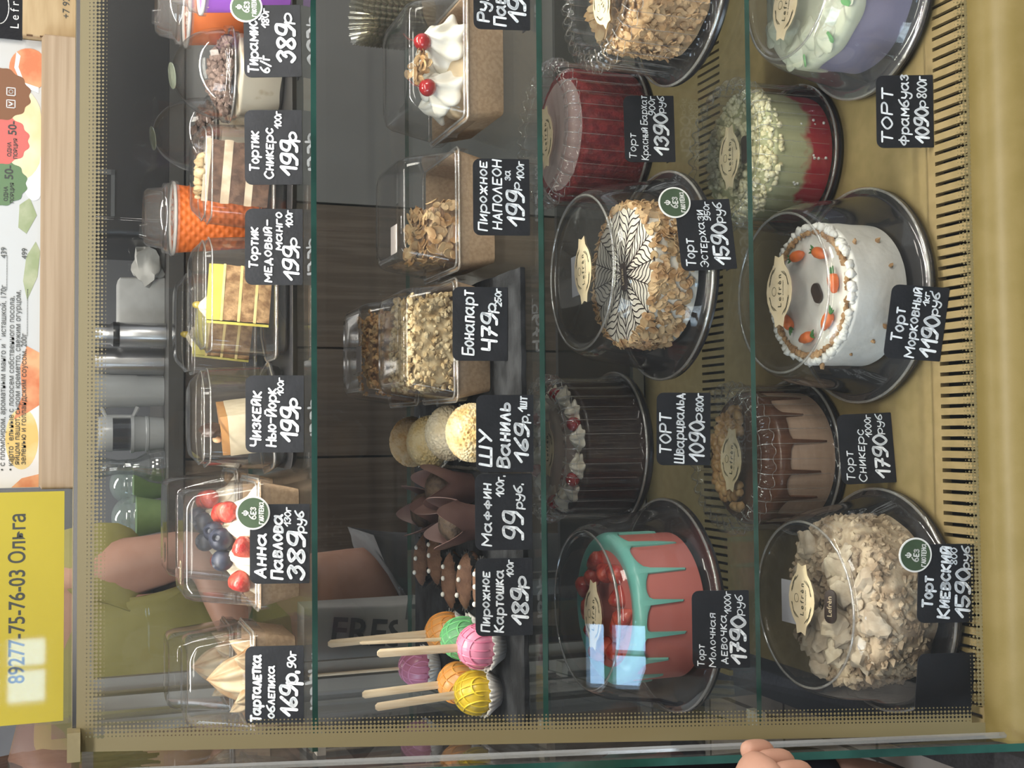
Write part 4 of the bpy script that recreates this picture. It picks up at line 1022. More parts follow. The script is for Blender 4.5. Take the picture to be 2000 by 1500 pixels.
def cake_pop(label, x, y, col, dark, stick, lean, seed, blade):
    r = random.Random(seed)
    t = thing('cake_pop', label, 'cake pop', (x, y, ZS), r.uniform(0, 1), 'cake pops on sticks')
    R_ = .0250
    obj('glazed_ball', MB().ico((0, 0, R_+.003), (R_, R_, R_*1.04), 4, .03, 1.2, seed), mat(col+'_glaze', dark, rough=.3), t, 180)
    cc = {'pink': (.72, .20, .33), 'yellow': (.80, .58, .035), 'orange': (.85, .36, .07), 'green': (.20, .62, .24), 'lilac': (.74, .30, .48)}[col]
    mb = MB()
    for k in range(11):
        d = -.9+k*.18; h = math.sqrt(max(0, 1-d*d))*.99
        tilt = RZ(.5) @ RX(r.uniform(-.12, .12)+.25) if k % 2 else RZ(.5+1.45) @ RX(r.uniform(-.15, .15)+.2)
        pts = []
        for a in np.linspace(-.15*PI, 1.15*PI, 18):
            v = Vector((d, h*math.cos(a), h*math.sin(a)*1.03)); v = tilt @ v
            pts.append(v*R_*1.015+Vector((0, 0, R_+.003)))
        mb.tube(pts, .0011, 5)
    obj('drizzle', mb, mat(col+'_drizzle', cc, rough=.3), t, 180)
    obj('paper_liner', liner(30, .017, .0285, .020), WRAP, t, 180)
    w_, th = (.0048, .0010) if blade else (.0022, .0010)
    st = MB().tube([(0, 0, R_*1.9), (lean[0]*.5, lean[1]*.5, R_*1.9+stick*.5), (lean[0]*.97, lean[1]*.97, R_*1.9+stick*.97), (lean[0], lean[1], R_*1.9+stick)], [(w_, th), (w_, th), (w_, th), (w_*.5, th)], 10, True, None, (1, 0, 0))
    o = obj('stick', st, STICK, t, 60); o.rotation_euler = (0, 0, -t.rotation_euler[2])
cake_pop('yellow cake pop, front left on the slate', -.303, 1.314, 'yellow', (.60, .42, .03), .100, (-.006, .0), 1, True)
cake_pop('pink cake pop with the flat stick, front of the right cluster', -.247, 1.300, 'pink', (.62, .22, .33), .100, (0, .004), 2, True)
cake_pop('mint green cake pop between the pink and orange ones', -.2475, 1.364, 'green', (.16, .42, .20), .105, (.002, .004), 3, False)
cake_pop('pale orange cake pop behind the mint green one', -.251, 1.430, 'orange', (.74, .36, .12), .130, (-.004, .0), 4, True)
cake_pop('orange cake pop behind the yellow one', -.304, 1.378, 'orange', (.74, .32, .08), .100, (-.004, .0), 5, True)
cake_pop('lone pink cake pop farthest back, by the left side glass', -.318, 1.560, 'lilac', (.60, .22, .34), .130, (.0, .0), 6, False)
NUTTY = mat('cocoa_potato', (.105, .048, .026), (.15, .075, .042), 70, .75, .4, 260)
BLINER = mat('black_pleated_paper', (.012, .012, .013), (.05, .05, .05), 90, .45)
for i, (x, y, lab) in enumerate(((-.182, 1.300, 'cocoa log cake nearest the glass, in a black pleated liner'), (-.179, 1.362, 'cocoa log cake second from the glass, in a black pleated liner'), (-.186, 1.424, 'cocoa log cake in the middle of its row, in a black pleated liner'), (-.164, 1.486, 'cocoa log cake fourth from the glass, in a black pleated liner'), (-.172, 1.550, 'cocoa log cake farthest from the glass, in a black pleated liner'))):
    t = thing('cocoa_log_cake', lab, 'cake', (x, y, ZS), (.12, -.15, .1, .2, -.1)[i], 'cocoa log cakes in black liners'); t.scale = (.9, .9, .9)
    obj('cake_body', MB().ico((0, 0, .0205), (.040, .0175, .0185), 4, .08, 1.6, i), NUTTY, t, 180)
    ln = MB()
    ln = liner(34, .017, .0275, .026, .06, 1.5, .98)
    obj('pleated_liner', ln, BLINER, t, 25)
    for k, (dx, dz) in enumerate(((-.018, .001), (.004, .0), (.020, -.001))):
        obj('cream_dot', MB().ico((0, 0, 0), (.0036, .003, .003), 2), SNOW, t, 180).location = (dx, -.004-.003*(k % 2), .0385+dz-.0008*abs(dx)*100*.5)
TULIP = mat('brown_tulip_paper', (.115, .062, .055), (.14, .080, .07), 30, .5)
MUFF = mat('chocolate_muffin', (.030, .018, .012), (.075, .048, .03), 90, .8, .8, 200)
for i, (x, y, rz, lab) in enumerate(((-.108, 1.352, .5, 'chocolate muffin in brown tulip paper, nearest the cocoa logs'), (-.070, 1.408, 1.1, 'chocolate muffin in brown tulip paper, beside the cream puffs'), (-.100, 1.476, .2, 'chocolate muffin in brown tulip paper, behind the other two'))):
    t = thing('chocolate_muffin', lab, 'muffin', (x, y, ZS), rz, 'muffins in brown tulip paper'); t.scale = (.86, .86, .86)
    obj('muffin_body', MB().lathe([(.001, .002), (.019, .002), (.0235, .036), (.026, .048), (.024, .058), (.015, .066), (.001, .069)], 40, lambda r, z, a: (r*(1+.04*math.sin(5*a+z*200)), z)), MUFF, t, 180)
    rings = []
    for z, r_, pk in ((0, .0215, 0), (.030, .0262, 0), (.044, .0285, .002), (.056, .031, .012), (.064, .034, .030)):
        ring = []
        for j in range(96):
            a = 2*PI*j/96; c = abs(math.cos(2*a)); sq = 1+.12*(c**1.5) if z > .04 else 1
            ring.append((r_*sq*math.cos(a), r_*sq*math.sin(a), z-.012*(1-c)*(z/.064)**2*1.6+pk*.6*c**3))
        rings.append(ring)
    inner = [[(x*.97, y*.97, z) for x, y, z in rg] for rg in reversed(rings)]
    obj('tulip_paper', MB().loft(rings+inner, True, True), TULIP, t, 50)
for i, (x, y, lab) in enumerate(((.000, 1.318, 'cracked cream puff nearest the glass, half behind its price tag'), (.000, 1.405, 'pale cracked cream puff second from the glass'), (-.012, 1.492, 'cracked cream puff third from the glass'), (-.012, 1.580, 'browned cracked cream puff farthest from the glass'))):
    t = thing('cream_puff', lab, 'cream puff', (x, y, ZS), i*.7, 'cracked cream puffs in a row')
    CH = mat('craquelin_'+'abcd'[i], ((.62, .42, .17), (.64, .54, .36), (.66, .48, .22), (.60, .36, .14))[i], ((.72, .60, .38), (.72, .64, .48), (.74, .60, .36), (.72, .54, .32))[i], 60, .75)
    vs, fs = ICO(6); out = []
    for v in vs:
        p = Vector(v); n1 = abs(noise.noise(p*8+Vector((i*9, 0, 0)))); n2 = abs(noise.noise(p*15+Vector((0, i*9, 0))))
        k = 1+.085*min(1, n1*5.5)+.05*min(1, n2*4)-.08
        z = p.z*.030*k
        out.append((p.x*.0335*k, p.y*.0335*k, (z if z > 0 else z*.75)+.028))
    obj('puff', MB().add(out, fs), CH, t, 180)
    obj('paper_liner', liner(30, .023, .0355, .016, .04), WRAP, t, 180)
CRUST = mat('crumb_crust', (.42, .29, .13), (.62, .50, .30), 70, .8, .5, 160)
def crumb_block(name, label, x, y, z, hx, hy, h, m_, seed, flakes=0, fm=None, ox=0):
    r = random.Random(seed)
    t = thing(name, label, 'cake', (x, y, z))
    vs, fs = ICO(5); out = []
    for v in vs:
        p = Vector(v); s = max(abs(p.x), abs(p.y), abs(p.z)); q = p/s*.55+p*.45
        k = 1+.05*noise.noise(p*6+Vector((seed, 0, 0)))+.03*noise.noise(p*15)
        out.append((q.x*hx*k+ox, q.y*hy*k, (q.z*k+1.0)*h/2+.001))
    obj('cake_body', MB().add(out, fs), m_, t, 60)
    if flakes:
        sp = []
        for _ in range(flakes):
            u = r.random()
            if u < .5: sp.append(((ox+r.uniform(-hx, hx)*.92, r.uniform(-hy, hy)*.92, h*r.uniform(.99, 1.03)), (0, 0, 1)))
            elif u < .8: sp.append(((ox+r.uniform(-hx, hx)*.92, -hy*r.uniform(.97, 1.02), r.uniform(.4, 1)*h), (0, -1, .3)))
            else: sp.append(((ox+r.choice((-1, 1))*hx, r.uniform(-hy, hy)*.9, r.uniform(.4, 1)*h), (1, 0, .3)))
        mb = MB()
        if fm: scatter_flakes(mb, r, sp, .0070, .7)
        else: scatter_crumbs(mb, r, sp, .002, .0055, 1, .7)
        obj('almond_flakes' if fm else 'pastry_crumbs', mb, fm or m_, t, 0, kind='stuff')
    return t
kraft_box('clear lidded kraft box with the big crumb cake, front one', .110, 1.392, ZS, .147, .042, .066, logo=2, group=GK)
kraft_box('clear lidded kraft box with an orange brown crumb cake, behind the front crumb cake box', .110, 1.560, ZS, .147, .042, .074, logo=2, sticker=(-.012, -.035), group=GK)
crumb_block('puff_crumb_cake', 'square cake coated in pale flaky crumbs, in the front crumb cake box', .110, 1.392, ZS+.005, .0555, .0555, .088, CRUST, 3, 520)
crumb_block('puff_crumb_cake', 'square cake coated in orange brown crumbs, in the rear crumb cake box', .110, 1.560, ZS+.005, .0555, .0555, .088, mat('orange_crumb', (.62, .33, .12), (.74, .48, .22), 70, .8, .5, 160), 4, 260)
kraft_box('clear lidded kraft box half empty around the almond topped puff slice', .267, 1.395, S2, .148, .046, .072, logo=0, sticker=(-.035, -.03), group=GK)
crumb_block('almond_puff_slice', 'small puff pastry cake topped with almond flakes, left side of its box', .267, 1.395, S2+.004, .034, .050, .076, mat('puff_layers', (.42, .25, .14), (.60, .44, .28), 60, .8, .6, 120, st=(1, 1, 4)), 5, 150, ALMOND, -.022)
kraft_box('clear lidded kraft box with the cream roll and cherries', .441, 1.362, S2, .154, .046, .070, group=GK)
t = thing('cream_roll', 'cream roll piled with whipped cream, cherries and almond flakes', 'cake', (.441, 1.362, S2+.004)); t.scale = (1.0, 1.0, 1.0)
obj('sponge_roll', MB().ico((0, 0, .030), (.056, .052, .029), 4, .10, 2, 8), mat('roll_sponge', (.62, .48, .30), (.72, .60, .42), 50, .7), t, 180)
for k, (x, y, z, s, tl) in enumerate(((-.030, -.018, .048, .027, .3), (.026, -.022, .050, .030, -.3), (-.002, .012, .056, .028, 0), (-.032, .024, .046, .022, .2), (.034, .020, .048, .024, -.1))):
    o = obj('cream_swirl', rosette(s, s*1.35, 6, 1.6, 80, .16, 12), mat('bright_cream', (.86, .82, .70), (.90, .87, .78), 30, .4), t, 180); o.location = (x, y, z); o.rotation_euler = (.35, tl, k)
for k, (x, y, z) in enumerate(((-.032, -.036, .082), (.022, -.036, .088))):
    o = obj('cherry', MB().ico((0, 0, 0), .0105, 3, .05, 1.3, k), CHERRY, t, 180); o.location = (x, y, z)
    obj('stem', MB().tube([(0, 0, .009), (.003, .004, .016), (.010, .008, .021)], .0009, 5), mat('cherry_stem', (.16, .03, .02), rough=.5), o)
mb = MB(); scatter_flakes(mb, rng, [((rng.uniform(-.024, .012), rng.uniform(-.046, .0), .084+rng.uniform(0, .012)), (0, -.4, 1)) for _ in range(26)], .0078, .65)
obj('almond_flakes', mb, ALMOND, t, 0, kind='stuff')
for i in range(9):
    o = obj('clear_pleated_bowl', liner(36, .030, .046, .040, .03), clear('bowl_plastic', (.92, .90, .84), .12, .10, (.8, .78, .7), rough=.06, power=2), None, 60, label='clear pleated bowl nested in the tall stack behind the cream roll box', cat='bowl', group='nested clear bowls')
    o.location = (.592, 1.60, S2+.0005+i*.0085)
# ------------------------------------------------------------------ on top of the case
ZTOP = 1.3743
WOODL = mat('pale_wood', (.36, .26, .165), (.45, .34, .23), 5, .55, .05, 60, st=(1.0, 20, 34), detail=8, lo=.36, hi=.62)
t = thing('menu_stand', 'menu poster standing in a long pale wooden block on the case top', 'menu', (.183, 1.33, ZTOP))
obj('wooden_block', MB().rrect([(0, .237, .026, .003), (.030, .237, .026, .003), (.033, .234, .023, .003)]), WOODL, t, 40)
MENU = mat('menu_paper', (.56, .58, .58), (.55, .51, .44), 5, .6, lo=.5, hi=.75)
poster = obj('poster', MB().box(-.236, .236, -.0015, .0015, .0332, .34), MENU, t, 0)
_lay = [0]
def flat(name, pts, m_, z=.0019, parent=poster):
    """printed patch on the poster face: points in poster x, height"""
    n = len(pts); _lay[0] += 1; z = .0016+.00005*_lay[0]
    return obj(name, MB().add([(x, -z, y) for x, y in pts]+[(x, -.0016, y) for x, y in pts], [tuple(range(n))]+[(i, n+i, n+(i+1) % n, (i+1) % n) for i in range(n)]), m_, parent, 0)
def oval(cx, cy, rx, ry, n=28, a0=0, wob=0): return [(cx+rx*(1+wob*math.cos(14*a))*math.cos(a), cy+ry*(1+wob*math.cos(14*a))*math.sin(a)) for a in np.linspace(0, 2*PI, n+1)[:-1]]
PB = 0.0335
def clip_low(pts): return [(min(max(x, -.2355), .2355), max(y, PB)) for x, y in pts]
SALM = mat('print_salmon', (.62, .20, .09), (.78, .42, .22), 26, .6)
flat('printed_dish', clip_low([(-.236, PB), (-.150, PB), (-.160, .055), (-.190, .075), (-.236, .08)]), mat('print_white_plate', (.76, .76, .76), rough=.6), .0017)
flat('printed_bacon', clip_low([(-.236, PB), (-.222, PB), (-.226, .05), (-.236, .06)]), SALM, .0018)
flat('printed_egg', clip_low(oval(-.185, .050, .032, .016)), mat('print_yolk', (.80, .66, .34), (.76, .52, .18), 30, .6), .0019)
flat('printed_salmon', clip_low([(-.150, PB), (-.095, PB), (-.088, .046), (-.110, .052), (-.140, .05), (-.165, .058), (-.158, .045)]), SALM, .0018)
flat('printed_leaf', clip_low([(-.040, .046), (-.015, .036), (.012, PB), (.022, .038), (.006, .047), (-.020, .050)]), mat('print_leaf', (.30, .36, .20), (.42, .46, .30), 40, .6))
flat('printed_leaf', clip_low([(.030, .047), (.050, .037), (.068, .044), (.060, .054), (.036, .055)]), mat('print_leaf', (.30, .36, .20)))
flat('printed_cup', clip_low(oval(.095, .040, .030, .012)), mat('print_white_plate', (.76, .76, .76)), .0017)
flat('printed_yolk', clip_low(oval(.135, .052, .048, .022, wob=0)), mat('print_cheese', (.76, .70, .50), (.80, .62, .34), 22, .6), .0017)
flat('printed_soup', clip_low(oval(.205, .045, .022, .020)), SALM, .0018)
flat('printed_bowl_rim', clip_low([(.180, .036), (.186, .052), (.205, .060), (.222, .058), (.218, .054), (.206, .056), (.190, .050), (.186, .036)]), mat('print_white_plate', (.76, .76, .76)), .0020)
for cx, cy, r, c, nm in ((.083, .078, .036, (.13, .22, .11), 'green'), (.128, .078, .038, (.62, .15, .13), 'red'), (.176, .079, .040, (.22, .10, .05), 'brown')):
    flat('printed_badge', clip_low(oval(cx, cy+.002, r*.72, r*.92, 112, 0, .035)), mat('print_badge_'+nm, c, rough=.6), .0021)
mtx = MB()
def P2(x, y): return T(x, -.0025, y) @ RX(PI/2)
DK = mat('print_ink', (.06, .065, .06), rough=.6)
for tx, x, y, s in (('• с пломбиром, ароматным манго и фисташкой, 170г', -.218, .0685, .0076), ('• картофельные с лососем собственного посола,', -.218, .0605, .0076), ('яйцом пашот, сыром креметто, свежим огурцом,', -.212, .0545, .0076), ('зеленью и голландским соусом, 200г', -.212, .0485, .0076)):
    font(tx, s, mtx, P2(x, y), 'LEFT')
font('......................', .0076, mtx, P2(-.030, .0675), 'LEFT'); font('439', .0078, mtx, P2(.003, .0685), 'LEFT')
font('..............................', .0076, mtx, P2(-.078, .0475), 'LEFT'); font('499', .0078, mtx, P2(.003, .0485), 'LEFT')
mt2 = MB()
for x, y in ((.083, .0625), (.130, .0595)):
    font('ОДНА', .0052, mt2, P2(x-.020, y+.0045), 'LEFT', .0001); font('ПОРЦИЯ', .0052, mt2, P2(x-.022, y-.0015), 'LEFT', .0001); font('50-', .0115, mt2, P2(x+.003, y+.0015), 'LEFT', .0002)
obj('menu_lettering', mtx, DK, poster, 0)
obj('badge_lettering', mt2, DK, poster, 0)
ic = MB()
for x in (.166, .179): ic.stroke([(x-.004, .059), (x+.004, .059), (x+.004, .067), (x-.004, .067), (x-.004, .059)], .0009)
ic.stroke([(.179+.002*math.cos(a), .063+.002*math.sin(a)) for a in np.linspace(0, 2*PI, 12)], .0008); ic.stroke([(.164, .065), (.166, .061), (.168, .065)], .0012)
o = obj('printed_icons', ic, WHITEP, poster, 0); o.location = (0, -.0026, 0); o.rotation_euler = (PI/2, 0, 0)
# yellow notice in its clear holder
t = thing('phone_notice', 'yellow notice with a phone number in a clear stand on the case top', 'notice', (-.172, 1.296, ZTOP), .0)
YEL = mat('yellow_notice_paper', (.66, .53, .04), (.62, .50, .035), 8, .55)
obj('notice_sheet', MB().box(-.117, .116, .0, .0006, .008, .20), YEL, t, 0)
obj('acrylic_holder', MB().box(-.119, .118, -.0030, -.0012, .0, .20).box(-.119, .118, .0018, .0030, .0, .20).box(-.119, .118, -.0030, .0030, 0, .003), clear('acrylic', (.97, .97, .95), .018, .01, rough=.03), t, 0)
obj('holder_foot', MB().box(-.119, .118, .003, .030, 0, .003), clear('acrylic', (1, 1, 1)), t, 0)
tx = font('89277-75-76-03 Ольга', .0215, None, T(-.070, -.0002, .0515) @ RX(PI/2), 'LEFT', .0003)
w0 = min(v[0] for v in tx.v); w1 = max(v[0] for v in tx.v)
tx.v = [(-.076+(x-w0)*.170/(w1-w0), y, z) for x, y, z in tx.v]
obj('notice_lettering', tx, DK, t, 0)
# plywood box with a dark card, at the frame edge
PLY = mat('plywood', (.44, .31, .16), (.52, .38, .21), 12, .6, st=(1, 1, 8))
t = thing('plywood_box', 'pale plywood tip box with finger joints and a dark card', 'box', (.500, 1.372, ZTOP))
px = MB().rrect([(0, .080, .055, .002), (.052, .080, .055, .002)], 3)
obj('box_body', px, PLY, t, 30)
jt = MB()
for k in range(4): jt.box(-.0803, -.0788, -.0556, -.0542, .003+k*.013, .009+k*.013)
obj('finger_joint', jt, mat('burnt_edge', (.10, .05, .02), rough=.7), t, 0, kind='stuff')
obj('box_lettering', font('+7 927', .010, None, T(-.058, -.0556, .009) @ RX(PI/2), 'LEFT'), DK, t, 0)
t2 = thing('logo_card', 'dark business card with a white logo, standing on the plywood box', 'card', (.462, 1.325, ZTOP+.0525))
obj('card', MB().box(-.045, .045, -.0008, .0008, 0, .050), CARD, t2, 0)
lg = font('L e f r è n', .012, None, T(-.034, -.0010, .007) @ RX(PI/2), 'LEFT'); lg.stroke([], .001)
ov = MB().stroke([(-.012+.018*math.cos(a), .022+.009*math.sin(a)) for a in np.linspace(0, 2*PI, 30)], .0009)
ov.v = [(x, -.0010, y) for x, y, z in ov.v]; lg.add(ov.v, ov.f)
obj('card_lettering', lg, WHITEP, t2, 0)

# ------------------------------------------------------------------ staff side, seen through the case
WOODD = mat('dark_wood_panel', (.11, .082, .060), (.16, .122, .092), 12, .55, .1, 60, st=(9, 9, .35), detail=6)
GREYP = mat('grey_laminate', (.20, .20, .195), (.23, .23, .225), 3, .45)
bar = thing('back_counter', 'staff counter with dark wood doors and a grey end unit', 'counter', (.1, 2.65, 0))
obj('worktop', MB().box(-1.3, 1.3, -.28, .30, 1.172, 1.200), mat('dark_worktop', (.05, .048, .045), rough=.4), bar, 0)
obj('carcass', MB().box(-1.28, 1.28, -.225, .28, .0, 1.172), DARKPLAS, bar, 0)
for x0, x1, m_ in ((-1.28, -.66, WOODD), (-.655, -.15, WOODD), (-.145, .075, GREYP if False else mat('lighter_wood_panel', (.11, .085, .066), (.145, .115, .092), 12, .55, .1, 60, st=(9, 9, .35))), (.080, .375, WOODD), (.380, 1.28, GREYP)):
    d = obj('door', MB().box(x0, x1, -.245, -.226, .10, 1.165), m_, bar, 0)
machine = thing('counter_machine', 'black machine with a clear bracket on the staff counter, behind the tiramisu cups', 'machine', (.80, 2.53, 1.2006))
obj('body', MB().rrect([(0, .42, .16, .02), (.36, .42, .16, .02), (.38, .40, .14, .02)]), mat('black_machine', (.012, .012, .014), rough=.35), machine, 40)
obj('front_bracket', MB().box(-.30, .10, -.168, -.162, .14, .15).box(-.30, -.29, -.168, -.162, .10, .15).box(-.38, -.29, -.168, -.162, .10, .107), clear('bracket_clear', (.8, .82, .82), .15, .15, (.5, .5, .5)), machine, 0)
def bg(name, label, cat, mb, m_, loc, smooth=45, group=None):
    o = obj(name, mb, m_, None, smooth, label=label, cat=cat, group=group); o.location = loc; return o
ZB = 1.2005
bg('paper_towel_stack', 'grey paper towels in a pile, behind the mango slices', 'paper towels', MB().rrect([(0, .058, .05, .006), (.085, .056, .05, .006), (.09, .05, .046, .006)]), mat('grey_paper', (.30, .30, .29), (.36, .36, .35), 20, .8), (.262, 2.520, ZB))
bg('crumpled_napkin', 'crumpled pale napkin lying beside the grey paper pile', 'napkin', MB().ico((0, 0, .03), (.045, .03, .03), 3, .6, 2, 3), mat('napkin', (.42, .41, .38), rough=.9), (.345, 2.480, ZB))
t = thing('steel_canister', 'tall brushed steel canister on the staff counter', 'canister', (.150, 2.500, ZB))
obj('canister_body', MB().lathe([(.001, 0), (.028, 0), (.028, .165), (.026, .170), (.001, .170)], 40), CHROME, t, 40)
t = thing('steel_grinder', 'steel cylinder with a dark slotted band, beside the tall canister', 'grinder', (.200, 2.44, ZB))
obj('grinder_body', MB().lathe([(.001, 0), (.024, 0), (.024, .10), (.020, .105), (.020, .14), (.001, .14)], 40), CHROME, t, 40)
obj('slotted_band', MB().lathe([(.0245, .088), (.0248, .09), (.0248, .098), (.0245, .10)], 40), BLACKP, t, 40)
t = thing('white_jug', 'whitish translucent jug with a handle on the staff counter', 'jug', (.090, 2.500, ZB))
JUG = clear('milky_plastic', (.75, .77, .78), .06, .55, (.62, .64, .65), .25)
obj('jug_body', MB().lathe([(.001, 0), (.030, 0), (.032, .05), (.034, .055), (.034, .10), (.040, .15), (.038, .15), (.001, .149)], 40), JUG, t, 40)
obj('handle', MB().tube([(-.032, -.01, .12), (-.052, -.01, .11), (-.052, -.01, .06), (-.032, -.01, .05)], .005, 8), JUG, t)
t = thing('spice_jar', 'clear jar with whitish lid and pale base, between jug and glass vase', 'jar', (.004, 2.500, ZB))
obj('jar_base', MB().lathe([(.001, 0), (.033, 0), (.035, .028), (.037, .030), (.037, .034), (.035, .036), (.037, .056), (.039, .058), (.039, .064), (.001, .064)], 40), JUG, t, 40)
obj('jar_body', MB().lathe([(.034, .0645), (.034, .098)], 40), clear('smoke_glass', (.35, .36, .38), .06, .02), t, 60)
obj('jar_lid', MB().lathe([(.001, .0985), (.036, .0985), (.036, .122), (.034, .126), (.001, .126)], 40), JUG, t, 40)
bg('glass_vase', 'cut glass vase with a narrow waist, staff counter', 'vase', MB().lathe([(.001, 0), (.034, 0), (.034, .012), (.030, .03), (.016, .055), (.014, .09), (.020, .12), (.030, .15), (.029, .15), (.018, .12), (.012, .09), (.013, .06), (.026, .03), (.001, .02)], 40, lambda r, z, a: (r*(1+.03*math.cos(12*a)), z)), clear('vase_glass', (.85, .87, .88), .12, .03, power=1.6), (-.062, 2.470, ZB), 60)
for i, (x, y, z, lab) in enumerate(((-.160, 2.45, ZB+.0, 'green cup with clear dome lid, nearest the staff member'), (-.100, 2.570, ZB, 'green cup with clear dome lid, nearest the glass vase'))):
    t = thing('green_cup', lab, 'cup', (x, y, z), 0, 'green domed cups')
    obj('cup_wall', MB().lathe([(.001, 0), (.030, 0), (.040, .055), (.001, .055)], 40), mat('green_mousse', (.17, .26, .10), (.22, .32, .13), 20, .5), t, 40)
    obj('dome_lid', MB().lathe([(.043, .056), (.043, .064), (.040, .066)]+[(.040*math.cos(a), .066+.036*math.sin(a)) for a in np.linspace(.05, 1.5, 9)]+[(.001, .102)], 48), clear('pale_dome', (.85, .9, .9), .10, .16, (.55, .62, .62)), t, 60)
BAG = mat('grey_paper_bag', (.36, .35, .335), (.42, .41, .39), 6, .8)
t = thing('paper_bag', 'grey paper bag with dark block lettering, low behind the cake pops', 'bag', (-.365, 1.905, .70), -.05)
obj('bag_body', MB().rrect([(0, .09, .04, .004), (.20, .09, .04, .004), (.33, .092, .03, .004)]), BAG, t, 40)
bl = font('FRESH', .060, None, T(.045, -.0415, .21) @ RX(PI/2+.05) @ RZ(-PI/2-.12), 'CENTER', .001)
font('HOME', .060, bl, T(.075, -.0415, .085) @ RX(PI/2) @ RZ(-PI/2-.12), 'CENTER', .001)
obj('bag_lettering', bl, mat('bag_ink', (.07, .075, .08), rough=.8), t, 0)
tb = thing('side_table', 'low grey steel table behind the case carrying the paper bag', 'table', (-.38, 1.90, 0))
obj('table_top', MB().box(-.12, .16, -.085, .07, .67, .6995), GREYP, tb, 0)
for i in (-1, 1):
    for j in (-1, 1): obj('leg', MB().box(i*.10+.02-.012, i*.10+.02+.012, j*.05-.012, j*.05+.012, 0, .67), GREYP, tb, 0)
bg('yellow_note', 'yellow paper sheet propped against the grey paper bag', 'paper', MB().add([(-.028, 0, 0), (.030, 0, .004), (.030, .004, .13), (-.028, .004, .13), (-.028, .001, 0), (.030, .001, .004), (.030, .005, .13), (-.028, .005, .13)], [(0, 1, 2, 3), (7, 6, 5, 4), (0, 4, 5, 1), (1, 5, 6, 2), (2, 6, 7, 3), (3, 7, 4, 0)]), mat('yellow_note_paper', (.60, .54, .22), rough=.7), (-.315, 1.842, .6997), 0)

# ------------------------------------------------------------------ people
SKIN = mat('skin', (.50, .27, .19), (.54, .30, .215), 30, .5)
def skin(name, chain, mt, parent, sub=2):
    """body grown from a jointed skeleton: chain = list of (key, parent key, position, radius)"""
    idx = {}; vs = []; es = []
    for i, (k, p, q, r) in enumerate(chain):
        idx[k] = i; vs.append(q)
        if p is not None: es.append((idx[p], i))
    me = bpy.data.meshes.new(name); me.from_pydata(vs, es, [])
    me.materials.append(mt)
    o = bpy.data.objects.new(name, me); C.objects.link(o)
    if parent is not None: o.parent = parent
    md = o.modifiers.new('skin', 'SKIN'); md.use_smooth_shade = True
    if not me.skin_vertices: me.skin_vertices.new()
    for i, (k, p, q, r) in enumerate(chain):
        r = r if isinstance(r, tuple) else (r, r)
        me.skin_vertices[0].data[i].radius = r
        me.skin_vertices[0].data[i].use_root = (i == 0)
    sb = o.modifiers.new('subdivision', 'SUBSURF'); sb.levels = sub; sb.render_levels = sub
    return o
def head(parent, loc, rz, hair, long_):
    h = MB(); vs, fs = ICO(4); out = []
    for v in vs:
        x, y, z = v; q = Vector((x*.075, y*.095, z*.115))
        if z < 0: q.x *= 1-.28*(-z)**1.5; q.y *= 1-.10*(-z)
        if y < -.3: q.y *= .93
        d = math.exp(-((x/.16)**2+((z+.12)/.22)**2)) if y < 0 else 0; q.y -= .020*d             # nose
        for s in (-1, 1):
            e = math.exp(-(((x-s*.40)/.20)**2+((z-.10)/.14)**2)) if y < 0 else 0; q.y += .010*e   # eye sockets
        m_ = math.exp(-((x/.30)**2+((z+.48)/.07)**2)) if y < 0 else 0; q.y -= .006*m_
        out.append(q)
    h.add(out, fs)
    o = obj('head', h, SKIN, parent, 180); o.location = loc; o.rotation_euler = (0, 0, rz)
    for s in (-1, 1):
        obj('ear', MB().ico((s*.076, .005, -.005), (.010, .020, .030), 2), SKIN, o, 180)
        obj('eye', MB().ico((s*.031, -.083, .012), .0105, 2), mat('eye_white', (.7, .7, .68), rough=.2), o, 180)
        obj('eyebrow', MB().tube([(s*.015, -.094, .033), (s*.032, -.092, .038), (s*.048, -.082, .034)], .004, 6), hair, o)
    obj('mouth', MB().tube([(-.024, -.086, -.056), (0, -.094, -.055), (.024, -.086, -.056)], .005, 6), mat('lips', (.42, .16, .13), rough=.4), o)
    hm = MB(); r2 = random.Random(3)
    hm.lathe([(.001, .132), (.045, .122), (.080, .08), (.090, .03), (.088, -.02 if not long_ else -.12)], 60, lambda r, z, a: (r*(1+.02*math.sin(17*a)+.015*math.sin(31*a+z*50)), z), False, False)
    hm.v = [(x, (y*1.16+.014 if y > -.02 or z > .06 else y*.55+.03), z) for x, y, z in hm.v]
    for _ in range(150 if long_ else 60):
        a = r2.uniform(-.35, PI+.35); q = .090
        L_ = r2.uniform(.14, .26) if long_ else r2.uniform(.03, .06)
        x, y = q*math.cos(a), q*1.14*math.sin(a)+.014
        hm.tube([(x*.8, y*.8, .085), (x*1.02, y*1.02, .04), (x*1.06+r2.uniform(-.008, .008), y*1.05, .04-L_*.5), (x*1.02+r2.uniform(-.015, .015), y*1.0, .04-L_)], [.004, .007, .007, .002], 5)
    obj('hair', hm, hair, o, 180)
